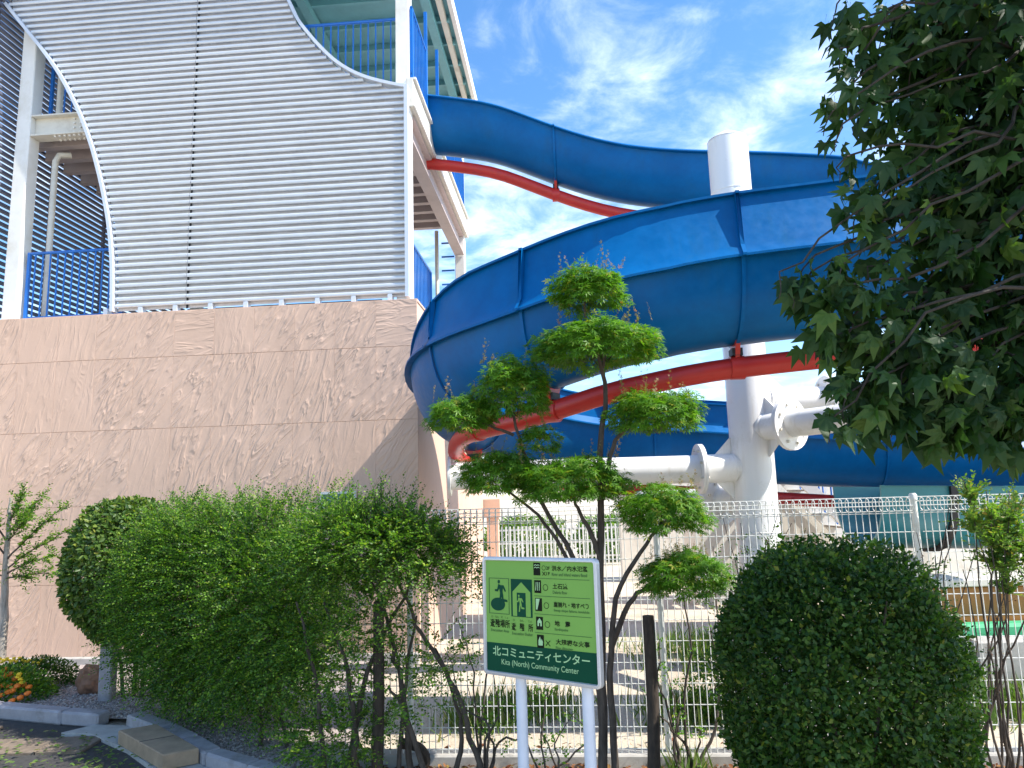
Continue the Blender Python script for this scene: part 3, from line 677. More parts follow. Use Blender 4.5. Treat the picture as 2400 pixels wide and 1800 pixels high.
arm((1.75, 10.35), 1.88, r=0.15, stub=.55, cap=False)
MB().cyl((-0.70, 8.43, 2.40), (-0.70, 8.43, 2.47), 0.05, 10).build('stub_post', M['pipe_white'], cp)

# ------------------------------------------------------------------ mesh fence
FO = np.array([-0.855, 5.85]); FD = WA[:2]
fc = thing('mesh_fence', 'white welded wire fence with curled top and slim posts before the slide', 'fence', (float(FO[0]), float(FO[1]), 0), -TH)
ZFT, SPAN = 1.905, 1.94
pm = MB().lathe([(0.024, 0), (0.024, ZFT - .02), (0.03, ZFT - .02), (0.03, ZFT + .015), (0.02, ZFT + .03)], (0, 0, 0), 12).mesh('post', M['fence'], True, 40)
for k in range(0, 5): link('post', pm, fc, True).location = (k * SPAN, 0.035, 0)
vw = MB(); vw.tube([(0, 0, 0.10), (0, 0, ZFT - .115), (0, -.018, ZFT - .06), (0, -.012, ZFT - .01), (0, .02, ZFT), (0, .045, ZFT - .03), (0, .04, ZFT - .08), (0, .012, ZFT - .10)], 0.0036, 5)
vme = vw.mesh('upright_wire', M['fence'])
hme = MB().tube([(0, 0, 0), (SPAN - .06, 0, 0)], 0.0036, 5).mesh('cross_wire', M['fence'])
for k in range(-1, 4):
    for i in range(38):
        x = k * SPAN + .05 + i * (SPAN - .1) / 37 + random.uniform(-.001, .001)
        if x > -.52: link('upright_wire', vme, fc, True).location = (x, 0, 0)
    hz = [(0, .13 + i * .152) for i in range(11)] + [(0, ZFT - .115), (0, ZFT - .10), (-.02, ZFT - .06), (.02, ZFT + .003), (.046, ZFT - .03)]
    for (yy, z) in hz: 
        if k * SPAN > -1.2: link('cross_wire', hme, fc, True).location = (k * SPAN + .03, yy, z)
        else:
            o = link('cross_wire', hme, fc, True); o.location = (-.54, yy, z); o.scale = (.51 / (SPAN - .06), 1, 1)
MB().bbox(-.6, 7.0, -0.05, 0.12, 0, 0.10, 0.012).build('footing', M['concrete'], fc, local=True)

# ------------------------------------------------------------------ foliage helpers
def norm(a): return a / (np.linalg.norm(a, axis=-1, keepdims=True) + 1e-9)
def cloud(name, P, D, Nn, size, tmpl, mat, parent=None, kind='stuff'):
    """many leaves as one mesh: template (x side, y along, z normal) placed at P"""
    tv, tf = tmpl; P = np.asarray(P); n = len(P); D = norm(np.asarray(D)); X = norm(np.cross(D, np.asarray(Nn))); Z = np.cross(X, D)
    s = np.broadcast_to(np.asarray(size), (n,))[:, None, None]
    V = P[:, None, :] + s * (tv[None, :, 0:1] * X[:, None, :] + tv[None, :, 1:2] * D[:, None, :] + tv[None, :, 2:3] * Z[:, None, :])
    k = len(tv); Fi = (tf[None] + (np.arange(n) * k)[:, None, None]).reshape(-1, 3)
    me = bpy.data.meshes.new(name); me.vertices.add(n * k); me.vertices.foreach_set('co', V.reshape(-1).astype(np.float32))
    m = len(Fi); me.loops.add(m * 3); me.loops.foreach_set('vertex_index', Fi.reshape(-1).astype(np.int32))
    me.polygons.add(m); me.polygons.foreach_set('loop_start', np.arange(0, m * 3, 3, dtype=np.int32)); me.update(calc_edges=True)
    me.materials.append(mat); o = link(name, me, parent)
    if kind: o['kind'] = kind
    return o
def T(v, f): return np.array(v, float), np.array(f, int)
LEAF = T([(0, 0, 0), (-.26, .35, .05), (0, .42, -.03), (.26, .35, .05), (-.2, .72, .04), (.2, .72, .04), (0, 1, -.06)],
         [(0, 2, 1), (0, 3, 2), (1, 2, 4), (2, 3, 5), (2, 6, 4), (2, 5, 6)])
OVAL = T([(0, 0, 0), (-.3, .45, .07), (.3, .45, .07), (0, 1, -.05), (0, .5, -.02)], [(0, 4, 1), (0, 2, 4), (1, 4, 3), (4, 2, 3)])
def palmate(lobes, base=(0, .12), zt=-.10):
    v = [(0, 0, 0)]; f = []
    pts = []
    for i, (ang, ln, wd) in enumerate(lobes):
        a = math.radians(ang); d = (math.sin(a), math.cos(a)); p = (d[1], -d[0])
        b = (base[0], base[1])
        pts.append(((b[0] + d[0] * ln * .45 - p[0] * wd, b[1] + d[1] * ln * .45 - p[1] * wd, .02), (b[0] + d[0] * ln, b[1] + d[1] * ln, zt * ln), (b[0] + d[0] * ln * .45 + p[0] * wd, b[1] + d[1] * ln * .45 + p[1] * wd, .02), (b[0] + d[0] * ln * .5, b[1] + d[1] * ln * .5, -.02)))
    v.append((base[0], base[1], 0.0))
    for q in pts:
        o = len(v); v += list(q); f += [(1, o, o + 3), (1, o + 3, o + 2), (o, o + 1, o + 3), (o + 3, o + 1, o + 2)]
    # petiole sliver
    o = len(v); v += [(-.008, -.25, .03), (.008, -.25, .03)]; f.append((o, o + 1, 1))
    return T(v, f)
MAPLE = palmate([(-105, .5, .08), (-55, .75, .10), (0, .9, .11), (55, .75, .10), (105, .5, .08)])
GUM = palmate([(-82, .48, .12), (-40, .80, .165), (0, 1.0, .18), (40, .80, .165), (82, .48, .12)], zt=-.30)
def fib(n, r=None):
    r = r or rng; v = norm(r.normal(size=(n, 3))); return v
L = {}
L['hedge'] = leafmat('hedge leaf', (0.020, 0.080, 0.013), (0.17, 0.32, 0.033), 0.40, tint=(0.30, 0.37, 0.05), tfrac=0.1)
L['topiary'] = leafmat('topiary leaf', (0.035, 0.085, 0.018), (0.12, 0.19, 0.035), 0.33, tint=(0.27, 0.28, 0.06), tfrac=0.12)
L['round'] = leafmat('round bush leaf', (0.014, 0.050, 0.010), (0.068, 0.145, 0.022), 0.34, 0.45, tint=(0.18, 0.21, 0.03), tfrac=0.05, spec=0.3)
L['maple'] = leafmat('maple leaf', (0.06, 0.17, 0.014), (0.15, 0.30, 0.024), 0.42, tint=(0.27, 0.25, 0.03), tfrac=0.1)
L['maple_red'] = leafmat('maple shoot leaf', (0.16, 0.17, 0.04), (0.30, 0.20, 0.06), 0.4, tint=(0.34, 0.14, 0.05), tfrac=0.2)
L['tree'] = leafmat('street tree leaf', (0.013, 0.042, 0.010), (0.038, 0.085, 0.018), 0.30, 0.5, tint=(0.10, 0.17, 0.025), tfrac=0.06, spec=0.25)
L['feather'] = leafmat('feathery leaf', (0.07, 0.16, 0.03), (0.17, 0.27, 0.05), 0.42, tint=(0.34, 0.26, 0.06), tfrac=0.12)
L['grass'] = leafmat('grass blade', (0.07, 0.15, 0.03), (0.17, 0.24, 0.06), 0.35, tint=(0.30, 0.27, 0.12), tfrac=0.15)
L['dry'] = leafmat('dry leaf', (0.12, 0.035, 0.015), (0.28, 0.13, 0.05), 0.2, 0.7, tint=(0.30, 0.24, 0.06), tfrac=0.15)

def sprays(name, B0, D0, length, K, leaf, mat, parent, twmat, droop=0.25, spread=0.9, tmpl=LEAF, flat=0.6):
    """twigs with leaves in two ranks along them"""
    B0 = np.asarray(B0); D0 = norm(np.asarray(D0)); m = len(B0); Ln = np.broadcast_to(length, (m,))
    t = (np.arange(K) + .6) / K
    side = norm(np.cross(D0, np.array([0, 0, 1.0]) + rng.normal(size=(m, 3)) * .35))
    nrm = norm(np.cross(side, D0))
    pos = B0[:, None] + D0[:, None] * (t[None, :, None] * Ln[:, None, None]) - np.array([0, 0, 1.0]) * (droop * t[None, :, None] ** 2 * Ln[:, None, None])
    sg = np.where(np.arange(K) % 2 == 0, 1.0, -1.0)[None, :, None]
    d = norm(side[:, None] * sg * spread + D0[:, None] * .7 + rng.normal(size=(m, K, 3)) * .28)
    nn = norm(nrm[:, None] * flat * 1.6 + rng.normal(size=(m, K, 3)) * .45)
    sz = leaf * rng.uniform(.65, 1.25, size=(m, K)) * (1 - .35 * t[None])
    cloud(name, pos.reshape(-1, 3), d.reshape(-1, 3), nn.reshape(-1, 3), sz.reshape(-1), tmpl, mat, parent)
    tv = T([(-.007, 0, 0), (.007, 0, 0), (-.005, .5, -.25 * droop), (.005, .5, -.25 * droop), (0, 1, -droop)], [(0, 1, 3), (0, 3, 2), (2, 3, 4)])
    cloud(name.replace('foliage', 'twigs') if 'foliage' in name else 'twigs', B0, D0, nrm, Ln, tv, twmat, parent)
def limb(pts, r0, r1, n=7, wob=0.0, sub=4):
    pts = [np.array(p, float) for p in pts]; q = []
    for i in range(len(pts) - 1):
        for s in range(sub): q.append(pts[i] + (pts[i + 1] - pts[i]) * s / sub)
    q.append(pts[-1]); q = np.array(q)
    for _ in range(2): q[1:-1] = (q[:-2] + 2 * q[1:-1] + q[2:]) / 4
    if wob: q[1:-1] += rng.normal(size=q[1:-1].shape) * wob
    rr = np.linspace(r0, r1, len(q)); return q, rr
def stem(name, pts, r0, r1, mat, parent, wob=0.004, n=7):
    q, rr = limb(pts, r0, r1, n, wob); return MB().tube(q, rr, n).build(name, mat, parent, smooth=True, auto=60)
def px(u, v, y): return aty(u, v, y)
D2S = 2400 / 2212.0
def dp(u, v, y): return aty(u * D2S, v * D2S, y)          # from the photograph as shown at 2212 wide

# ------------------------------------------------------------------ sign
e1 = np.array([0.4145 + 0.2002, 3.8784 - 4.3401, 1.6661 - 1.6576]); SW = np.linalg.norm(e1); e1 /= SW
e2 = np.array([-0.2002 + 0.2052, 4.3401 - 4.3216, 1.6576 - 1.012]); SH = np.linalg.norm(e2); e2 /= SH
e3 = np.cross(e1, e2)                                       # towards the reader
SO = np.array([-0.2052, 4.3216, 1.012])
sg = thing('evacuation_sign', 'green evacuation site sign board on two pale posts', 'sign', (float(SO[0] + e1[0] * SW / 2), float(SO[1] + e1[1] * SW / 2), 0))
def sp(x, y, d=0.0): return tuple(SO + e1 * x * SW + e2 * y * SH + e3 * d)   # x, y in 0..1 of the board
def sf(x, y, d): return sp(x, y, d)
RR = 0.035
def rrect(x0, x1, y0, y1, r, n=5):
    o = []
    for cx, cy, a0 in ((x1 - r, y1 - r * SW / SH, 0), (x0 + r, y1 - r * SW / SH, 90), (x0 + r, y0 + r * SW / SH, 180), (x1 - r, y0 + r * SW / SH, 270)):
        for k in range(n): a = math.radians(a0 + 90 * k / (n - 1)); o.append((cx + r * math.cos(a), cy + r * SW / SH * math.sin(a)))
    return o
MB().prism(rrect(.006, .994, .006, .994, .03), -0.022, -0.004, sf).build('backing', M['alu'], sg)
fo, fi = rrect(0, 1, 0, 1, .035, 6), rrect(.028, .972, .034, .966, .012, 6)
m_ = len(fo); vs = [sf(*p, -.024) for p in fo] + [sf(*p, .006) for p in fo] + [sf(*p, .010) for p in [((a[0] * .75 + b[0] * .25), (a[1] * .75 + b[1] * .25)) for a, b in zip(fo, fi)]] + [sf(*p, .010) for p in [((a[0] * .2 + b[0] * .8), (a[1] * .2 + b[1] * .8)) for a, b in zip(fo, fi)]] + [sf(*p, -.0035) for p in fi]
fs = [(l * m_ + k, l * m_ + (k + 1) % m_, (l + 1) * m_ + (k + 1) % m_, (l + 1) * m_ + k) for l in range(4) for k in range(m_)]
MB().add(vs, fs).build('frame', M['alu'], sg, smooth=True, auto=50)
face = MB().prism([(.027, .033), (.973, .033), (.973, .967), (.027, .967)], -0.0036, -0.0010, sf).build('face', M['sign_green'], sg)
def flat(name, poly, mat, d=0.0005, d0=-0.0012): return MB().prism(poly, d0, d, sf).build(name, M[mat], face)
YB = .268
flat('name_band', [(.028, .034), (.972, .034), (.972, YB), (.028, YB)], 'sign_dark', 0.0003)
def text(s, x, y, h, mat, wmax=None, align='LEFT', sx=1.0, bold=0.0, d=0.0010):
    cu = bpy.data.curves.new('lettering', 'FONT'); cu.body = s; cu.size = 1.0; cu.align_x = 'LEFT'; cu.offset = bold
    ob = bpy.data.objects.new('lettering_tmp', cu); COL.objects.link(ob); bpy.context.view_layer.update()
    me = bpy.data.meshes.new_from_object(ob.evaluated_get(bpy.context.evaluated_depsgraph_get())); bpy.data.objects.remove(ob)
    n = len(me.vertices); co = np.zeros(n * 3, np.float32); me.vertices.foreach_get('co', co); co = co.reshape(-1, 3)
    if n == 0: return None
    x0, x1, y0, y1 = co[:, 0].min(), co[:, 0].max(), co[:, 1].min(), co[:, 1].max()
    sc = h / (y1 - y0); wd = (x1 - x0) * sc * sx * SH / SW
    fx = sc * sx * SH / SW
    if wmax: fx *= wmax / wd; wd = wmax
    ox = x if align == 'LEFT' else x - wd / 2
    W3 = np.array([sp(ox + (p[0] - x0) * fx, y + (p[1] - y0) * sc, d) for p in co], np.float32)
    me.vertices.foreach_set('co', W3.reshape(-1)); me.update(); me.materials.append(M[mat]); return link('lettering', me, face)
text('北コミュニティセンター', .085, .162, .080, 'sign_letter', .83, bold=0.012)
text('Kita (North) Community Center', .165, .080, .060, 'sign_letter', .66)
# right column of hazards
rows_ = [(.880, '洪水／内水氾濫', 'River and inland waters flood', .295), (.735, '土石流', 'Debris flow', .125), (.588, '崖崩れ・地すべり', 'Steep slope failure, landslide', .285), (.437, '地　震', 'Earthquake', .13), (.292, '大規模な火事', 'Fire disaster', .275)]
for i, (y, jp, en, wd) in enumerate(rows_):
    x0 = .628
    text(jp, x0 + .004 * i, y + .012, .045, 'sign_black', wd, bold=0.018)
    text(en, x0 + .004 * i, y - .028, .026, 'sign_line', min(.29, len(en) * .0100 + .01), bold=0.012)
    ix = .470 + .004 * i; iy = y - .028
    fr = flat('hazard_icon', [(ix, iy), (ix + .058, iy), (ix + .058, iy + .105), (ix, iy + .105)], 'sign_black', 0.0004)
    if i == 0:
        for q in range(2): flat('icon_mark', [(ix + .006, iy + .058 + q * .02), (ix + .018, iy + .066 + q * .02), (ix + .03, iy + .058 + q * .02), (ix + .042, iy + .066 + q * .02), (ix + .053, iy + .058 + q * .02), (ix + .053, iy + .064 + q * .02), (ix + .042, iy + .072 + q * .02), (ix + .03, iy + .064 + q * .02), (ix + .018, iy + .072 + q * .02), (ix + .006, iy + .064 + q * .02)], 'sign_letter', 0.0010)
    elif i == 1:
        for q in range(3): flat('icon_mark', [(ix + .008 + q * .016, iy + .02), (ix + .013 + q * .016, iy + .02), (ix + .020 + q * .014, iy + .09), (ix + .015 + q * .014, iy + .09)], 'sign_letter', 0.0010)
    elif i == 2:
        flat('icon_mark', [(ix + .006, iy + .10), (ix + .04, iy + .10), (ix + .018, iy + .012), (ix + .006, iy + .012)], 'sign_letter', 0.0010)
    elif i == 3:
        flat('icon_mark', [(ix + .012, iy + .03), (ix + .024, iy + .03), (ix + .024, iy + .055), (ix + .036, iy + .055), (ix + .036, iy + .03), (ix + .048, iy + .03), (ix + .048, iy + .07), (ix + .03, iy + .095), (ix + .012, iy + .07)], 'sign_letter', 0.0010)
    else:
        flat('icon_mark', [(ix + .012, iy + .02), (ix + .046, iy + .02), (ix + .05, iy + .05), (ix + .038, iy + .075), (ix + .034, iy + .055), (ix + .026, iy + .092), (ix + .012, iy + .06)], 'sign_letter', 0.0010)
    def circ(cx, cy, r, wd_):
        o = [(cx + r * math.cos(a), cy + r * SW / SH * math.sin(a)) for a in np.linspace(0, 2 * math.pi, 25)[:-1]]
        i_ = [(cx + (r - wd_) * math.cos(a), cy + (r - wd_) * SW / SH * math.sin(a)) for a in np.linspace(0, 2 * math.pi, 25)[:-1]]
        nn = 24; MB().add([sf(*p, .0008) for p in o + i_], [(k, (k + 1) % nn, nn + (k + 1) % nn, nn + k) for k in range(nn)]).build('circle_mark', M['sign_black'], face)
    def cross(cx, cy, r):
        rv = r * SW / SH
        for s_ in (-1, 1): flat('cross_mark', [(cx - r - .003, cy - s_ * rv), (cx - r + .003, cy - s_ * rv), (cx + r + .003, cy + s_ * rv), (cx + r - .003, cy + s_ * rv)], 'sign_black', 0.0008 + .0002 * s_)
    if i == 0:
        circ(.560, y + .035, .017, .003); cross(.560, y - .012, .013); text('2F', .582, y + .022, .026, 'sign_black', .03, bold=.01); text('1F', .582, y - .024, .026, 'sign_black', .03, bold=.01)
    elif i == 4: cross(.578, y + .015, .018)
    else: circ(.578 - .004 * (3 - i), y + .02, .022, .0035)
    if i < 4: flat('rule', [(.470, y - .054), (.935, y - .054), (.935, y - .050), (.470, y - .050)], 'sign_line', 0.0005)
# pictograms
def outline(x0, x1, y0, y1, w_):
    for p in ([(x0, y0), (x1, y0), (x1, y0 + w_), (x0, y0 + w_)], [(x0, y1 - w_), (x1, y1 - w_), (x1, y1), (x0, y1)], [(x0, y0 + w_), (x0 + w_, y0 + w_), (x0 + w_, y1 - w_), (x0, y1 - w_)], [(x1 - w_, y0 + w_), (x1, y0 + w_), (x1, y1 - w_), (x1 - w_, y1 - w_)]): flat('picture_frame', p, 'sign_line', 0.0005)
P1 = (.055, .245, .512, .818); outline(*P1, .006)
def inbox(B_, pts): return [(B_[0] + x * (B_[1] - B_[0]), B_[2] + y * (B_[3] - B_[2])) for x, y in pts]
def runner(B_, mat, ox=0.0, oy=0.0, s=1.0, d=0.0012):
    def q(pts): return inbox(B_, [(ox + x * s, oy + y * s) for x, y in pts])
    flat('running_figure', q([(.5 + .055 * math.cos(a), .895 + .05 * math.sin(a)) for a in np.linspace(0, 2 * math.pi, 15)[:-1]]), mat, d)
    flat('running_figure', q([(.48, .83), (.58, .80), (.72, .80), (.76, .76), (.84, .64), (.80, .62), (.70, .73), (.67, .62), (.70, .54), (.72, .42), (.90, .40), (.91, .34), (.68, .35), (.62, .50), (.60, .40), (.55, .22), (.48, .22), (.52, .42), (.56, .58), (.52, .72), (.44, .62), (.30, .63), (.30, .68), (.42, .69)]), mat, d + .0002)
flat('refuge_disc', inbox(P1, [(.44 + .35 * math.cos(a), .27 + .18 * math.sin(a)) for a in np.linspace(0, 2 * math.pi, 29)[:-1]]), 'sign_dark', 0.0006)
runner(P1, 'sign_dark')
P2 = (.262, .452, .500, .815)
flat('shelter_picture', inbox(P2, [(0, 0), (1, 0), (1, 1), (0, 1)]), 'sign_dark', 0.0004)
flat('house', inbox(P2, [(.08, .02), (.92, .02), (.92, .66), (.5, .92), (.08, .66)]), 'sign_green', 0.0008)
flat('doorway', inbox(P2, [(.28, .02), (.70, .02), (.70, .64), (.28, .64)]), 'sign_dark', 0.0012)
runner(P2, 'sign_green', .07, .0, .62, 0.0016)
text('避難場所', .065, .398, .070, 'sign_black', .182, bold=.015)
for (s_, x) in (('避', .262), ('難', .335), ('所', .412)): text(s_, x, .385, .064, 'sign_black', .042, bold=.015)
for (s_, x) in (('ひ', .076), ('なん', .112), ('ば', .166), ('しょ', .205)): text(s_, x, .478, .018, 'sign_black')
for (s_, x) in (('ひ', .276), ('なん', .338), ('じょ', .415)): text(s_, x, .462, .018, 'sign_black')
text('Evacuation Area', .072, .362, .024, 'sign_line', .165, bold=.01); text('Evacuation Shelter', .266, .350, .024, 'sign_line', .185, bold=.01)
for fx_ in (.285, .845):
    p = SO + e1 * fx_ * SW - e3 * 0.052
    MB().tube([(p[0], p[1], 0), (p[0], p[1], 1.52)], 0.031, 18).build('post', M['post_white'], sg, smooth=True)
    for zc in (1.12, 1.45):
        c = p + np.array([0, 0, 0]); MB().bbox(-.045, .045, -.01, .027, -.02, .02, .003).build('post_clamp', M['alu'], sg).matrix_basis = Matrix.Translation((p[0] + e3[0] * .002, p[1] + e3[1] * .002, zc)) @ Matrix.Rotation(math.atan2(e1[1], e1[0]), 4, 'Z') @ Matrix.Rotation(math.pi, 4, 'Z')

# ------------------------------------------------------------------ cloud-pruned maple behind the sign
MY = 5.15
mt = thing('cloud_pruned_maple', 'slender maple pruned into leafy pads rising behind the green sign', 'tree', tuple(np.append(dp(1312, 1750, MY)[:2], 0)))
def mstem(pts, r0, r1, y0=MY, y1=None, nm='branch'):
    y1 = y1 or y0; k = len(pts); P = [dp(u, v, y0 + (y1 - y0) * i / (k - 1)) for i, (u, v) in enumerate(pts)]
    if nm == 'trunk': P[0][2] = 0.0
    return stem(nm, P, r0, r1, M['bark'], mt)
mstem([(1306, 1900), (1304, 1659), (1300, 1400), (1297, 1200), (1301, 1080), (1294, 960), (1312, 860), (1300, 790), (1268, 700), (1262, 630)], .036, .008, MY, MY, 'trunk')
mstem([(1335, 1900), (1330, 1659), (1318, 1450), (1325, 1290), (1385, 1190), (1432, 1130)], .030, .010, MY + .05, MY - .25, 'trunk')
mstem([(1300, 1560), (1278, 1330), (1240, 1200), (1170, 1095), (1128, 965), (1105, 880)], .024, .009, MY, MY + .1)
mstem([(1290, 1480), (1262, 1280), (1215, 1185), (1165, 1110), (1080, 1050)], .020, .008, MY + .06, MY + .1)
mstem([(1296, 1200), (1270, 1140), (1248, 1100), (1230, 1050)], .02, .009, MY, MY - .1)
mstem([(1300, 1060), (1325, 960), (1345, 930), (1420, 890)], .02, .009, MY, MY - .05)
mstem([(1320, 1400), (1355, 1300), (1400, 1265), (1460, 1240)], .022, .009, MY, MY - .3)
mstem([(1110, 940), (1060, 920), (1005, 900)], .012, .007, MY + .08, MY + .1)
mstem([(1300, 800), (1310, 760), (1330, 730)], .012, .007)
pads = [(1272, 632, 82, 58, 0, 1.0), (1290, 752, 138, 58, 0, 1.0), (1112, 850, 82, 82, .1, 1.0), (1000, 902, 74, 46, .12, .9), (1418, 897, 100, 54, -.05, 1.0), (1080, 1030, 88, 54, .1, 1.0), (1228, 1045, 120, 58, -.05, 1.0), (1432, 1112, 92, 62, -.2, 1.0), (1478, 1248, 92, 56, -.25, .9), (1165, 955, 46, 40, .05, .35)]
PXM = 1567.0
for (u, v, rx, ry, dy, den) in pads:
    y = MY + dy; c = dp(u, v, y); a, bz = rx / PXM * y, ry / PXM * y; n_ = int(2000 * a * (a + bz) / .13 * den * 1.15) + 140
    d = fib(n_); d[:, 2] = np.where(d[:, 2] < -.6, -d[:, 2] * .6, d[:, 2])
    lump = 1 + .16 * np.sin(d[:, 0] * 5 + u) * np.sin(d[:, 2] * 4 + v) + .10 * np.sin(d[:, 0] * 11 + d[:, 1] * 9)
    rad = rng.uniform(.45, 1.04, n_) ** .5 * lump
    P = c + d * rad[:, None] * np.array([a, a * .9, bz])
    D = norm(np.c_[d[:, 0], d[:, 1], d[:, 2] * .25 - .45] + rng.normal(size=(n_, 3)) * .35)
    Nn = norm(np.c_[d[:, 0] * .5, d[:, 1] * .5, np.abs(d[:, 2]) + .7] + rng.normal(size=(n_, 3)) * .35)
    cloud('leaf_pad', P, D, Nn, rng.uniform(.034, .058, n_), MAPLE, L['maple'], mt)
    # fine twigs under the pad and sparse young shoots above it
    tb = c + fib(26) * np.array([a * .2, a * .2, bz * .3]) - np.array([0, 0, bz * .45]); td = norm(fib(26) * np.array([1, 1, .25]) + np.array([0, 0, .25]))
    tvv = T([(-.012, 0, 0), (.012, 0, 0), (-.008, .5, .04), (.008, .5, .04), (0, 1, .05)], [(0, 1, 3), (0, 3, 2), (2, 3, 4)])
    cloud('twigs', tb, td, np.tile((0, 0, 1.0), (26, 1)), a * .9, tvv, M['bark'], mt)
    sh = int(10 * den)
    sb = c + np.c_[rng.uniform(-.9, .9, sh) * a, rng.uniform(-.6, .6, sh) * a, np.full(sh, bz * .75)]; sd = norm(np.c_[rng.normal(size=(sh, 2)) * .35, np.full(sh, 1.0)])
    sprays('shoot_foliage', sb, sd, rng.uniform(.08, .20, sh), 7, .030, L['maple_red'], mt, M['bark'], droop=-.05, tmpl=MAPLE)

# ------------------------------------------------------------------ big round clipped bush
bc = dp(1808, 1420, 4.25); BX, BYY = bc[0], 4.25
rb = thing('round_bush', 'large dark clipped bush with rounded top right of the sign', 'bush', (BX, BYY, 0))
n_ = 80000; d = fib(n_); ax = np.array([.655, .64, .86])
d2 = np.sign(d) * np.abs(d) ** .82; d2 = norm(d2) * (np.abs(d2).max(1, keepdims=True) ** -.12)
lump = 1 + .035 * np.sin(d[:, 0] * 7 + 1) * np.sin(d[:, 2] * 6) + .03 * np.sin(d[:, 1] * 9 + d[:, 0] * 5) + .022 * np.sin(d[:, 0] * 21 + 2) * np.sin(d[:, 2] * 19) + rng.normal(size=n_) * .012
rad = (1 - rng.exponential(.15, n_)).clip(.35, 1.02) * lump
P = np.array([BX, BYY, .86]) + d2 * rad[:, None] * ax
hole = np.sin(P[:, 0] * 17 + 1.3) * np.sin(P[:, 2] * 15 + .4) + .8 * np.sin(P[:, 0] * 31 + P[:, 2] * 23) * np.sin(P[:, 1] * 19)
keep = (P[:, 2] > .05) & (hole < rng.uniform(.15, 1.3, n_))
D = norm(d * .6 + rng.normal(size=(n_, 3)) * .7); Nn = norm(d + rng.normal(size=(n_, 3)) * .6)
cloud('foliage', P[keep], D[keep], Nn[keep], rng.uniform(.020, .044, n_)[keep], OVAL, L['round'], rb)
for k in range(9):
    a = k * .7; e = np.array([BX + .5 * math.cos(a), BYY + .45 * math.sin(a), 1.25 + .2 * math.sin(3 * a)])
    stem('stem', [(BX + .1 * math.cos(a), BYY + .1 * math.sin(a), 0), (BX + .25 * math.cos(a), BYY + .22 * math.sin(a), .6), e], .018, .005, M['bark'], rb)
sh = 170; a = rng.uniform(0, 2 * math.pi, sh); zt_ = rng.uniform(.9, 1.6, sh)
for_ = np.c_[BX + .55 * np.cos(a) * (1.75 - zt_ * .55), BYY + .5 * np.sin(a) * (1.75 - zt_ * .55), zt_]
sprays('shoot_foliage', for_, np.c_[np.cos(a), np.sin(a), np.full(sh, .8)], rng.uniform(.08, .18, sh), 7, .03, L['round'], rb, M['bark'], tmpl=OVAL)
# a few white flowers low on the lit side
for k in range(5):
    c = np.array([BX + .61 + random.uniform(0, .07), BYY + random.uniform(-.35, .1), random.uniform(.55, 1.05)])
    mbf = MB()
    for q in range(5):
        an = q * 1.2566; mbf.add([c, c + np.array([.4, 0, 0]) * .012 + np.array([.006, math.cos(an - .4) * .014, math.sin(an - .4) * .014]), c + np.array([.008, math.cos(an) * .022, math.sin(an) * .022]), c + np.array([.006, math.cos(an + .4) * .014, math.sin(an + .4) * .014])], [(0, 1, 2, 3)])
    mbf.build('flower', M['white'], rb)

# ------------------------------------------------------------------ hedge of fine shrubs on the left
hg = thing('leafy_hedge', 'dense feathery green hedge with sunlit top along the kerb', 'hedge', (-2.6, 6.7, 0))
def blob(c, r, n_): d = fib(n_); q = rng.uniform(0.35, 1.0, n_) ** .6; return c + d * q[:, None] * np.array(r), d
HB = []; HD = []
spine = [((355, 1360), 7.3, .50, .92), ((420, 1350), 7.05, .60, .98), ((500, 1340), 6.75, .66, .95), ((575, 1330), 6.3, .50, .88), ((650, 1300), 5.9, .36, .62)]
for (uv, y, rx, rz), dens in zip(spine, (2300, 2900, 3100, 2500, 900)):
    c = dp(uv[0], uv[1], y); c[2] = 1.08; p_, d_ = blob(c, (rx, .5, rz), dens); HB.append(p_); HD.append(d_)
for (uv, y, rx, rz), dens in [(((745, 1185), 5.5, .42, .27), 800), (((850, 1180), 5.4, .40, .22), 620), (((930, 1200), 5.35, .26, .17), 260), (((1000, 1260), 5.35, .18, .12), 60), (((740, 1400), 5.5, .30, .35), 170), (((730, 1590), 5.55, .34, .18), 260), (((860, 1480), 5.4, .28, .23), 80), (((950, 1440), 5.4, .2, .2), 50), (((800, 1330), 5.45, .26, .2), 130)]:
    c = dp(uv[0], uv[1], y); p_, d_ = blob(c, (rx, .35, rz), int(dens * 1.15)); HB.append(p_); HD.append(d_)
HB = np.concatenate(HB); HD = np.concatenate(HD); HD[:, 2] = HD[:, 2] * .45 + .18; HD = norm(HD + rng.normal(size=HD.shape) * .35)
ok = (HB[:, 2] > .12); sprays('foliage', HB[ok], HD[ok], rng.uniform(.14, .30, ok.sum()), 15, .033, L['hedge'], hg, M['bark'], droop=.22, tmpl=OVAL)
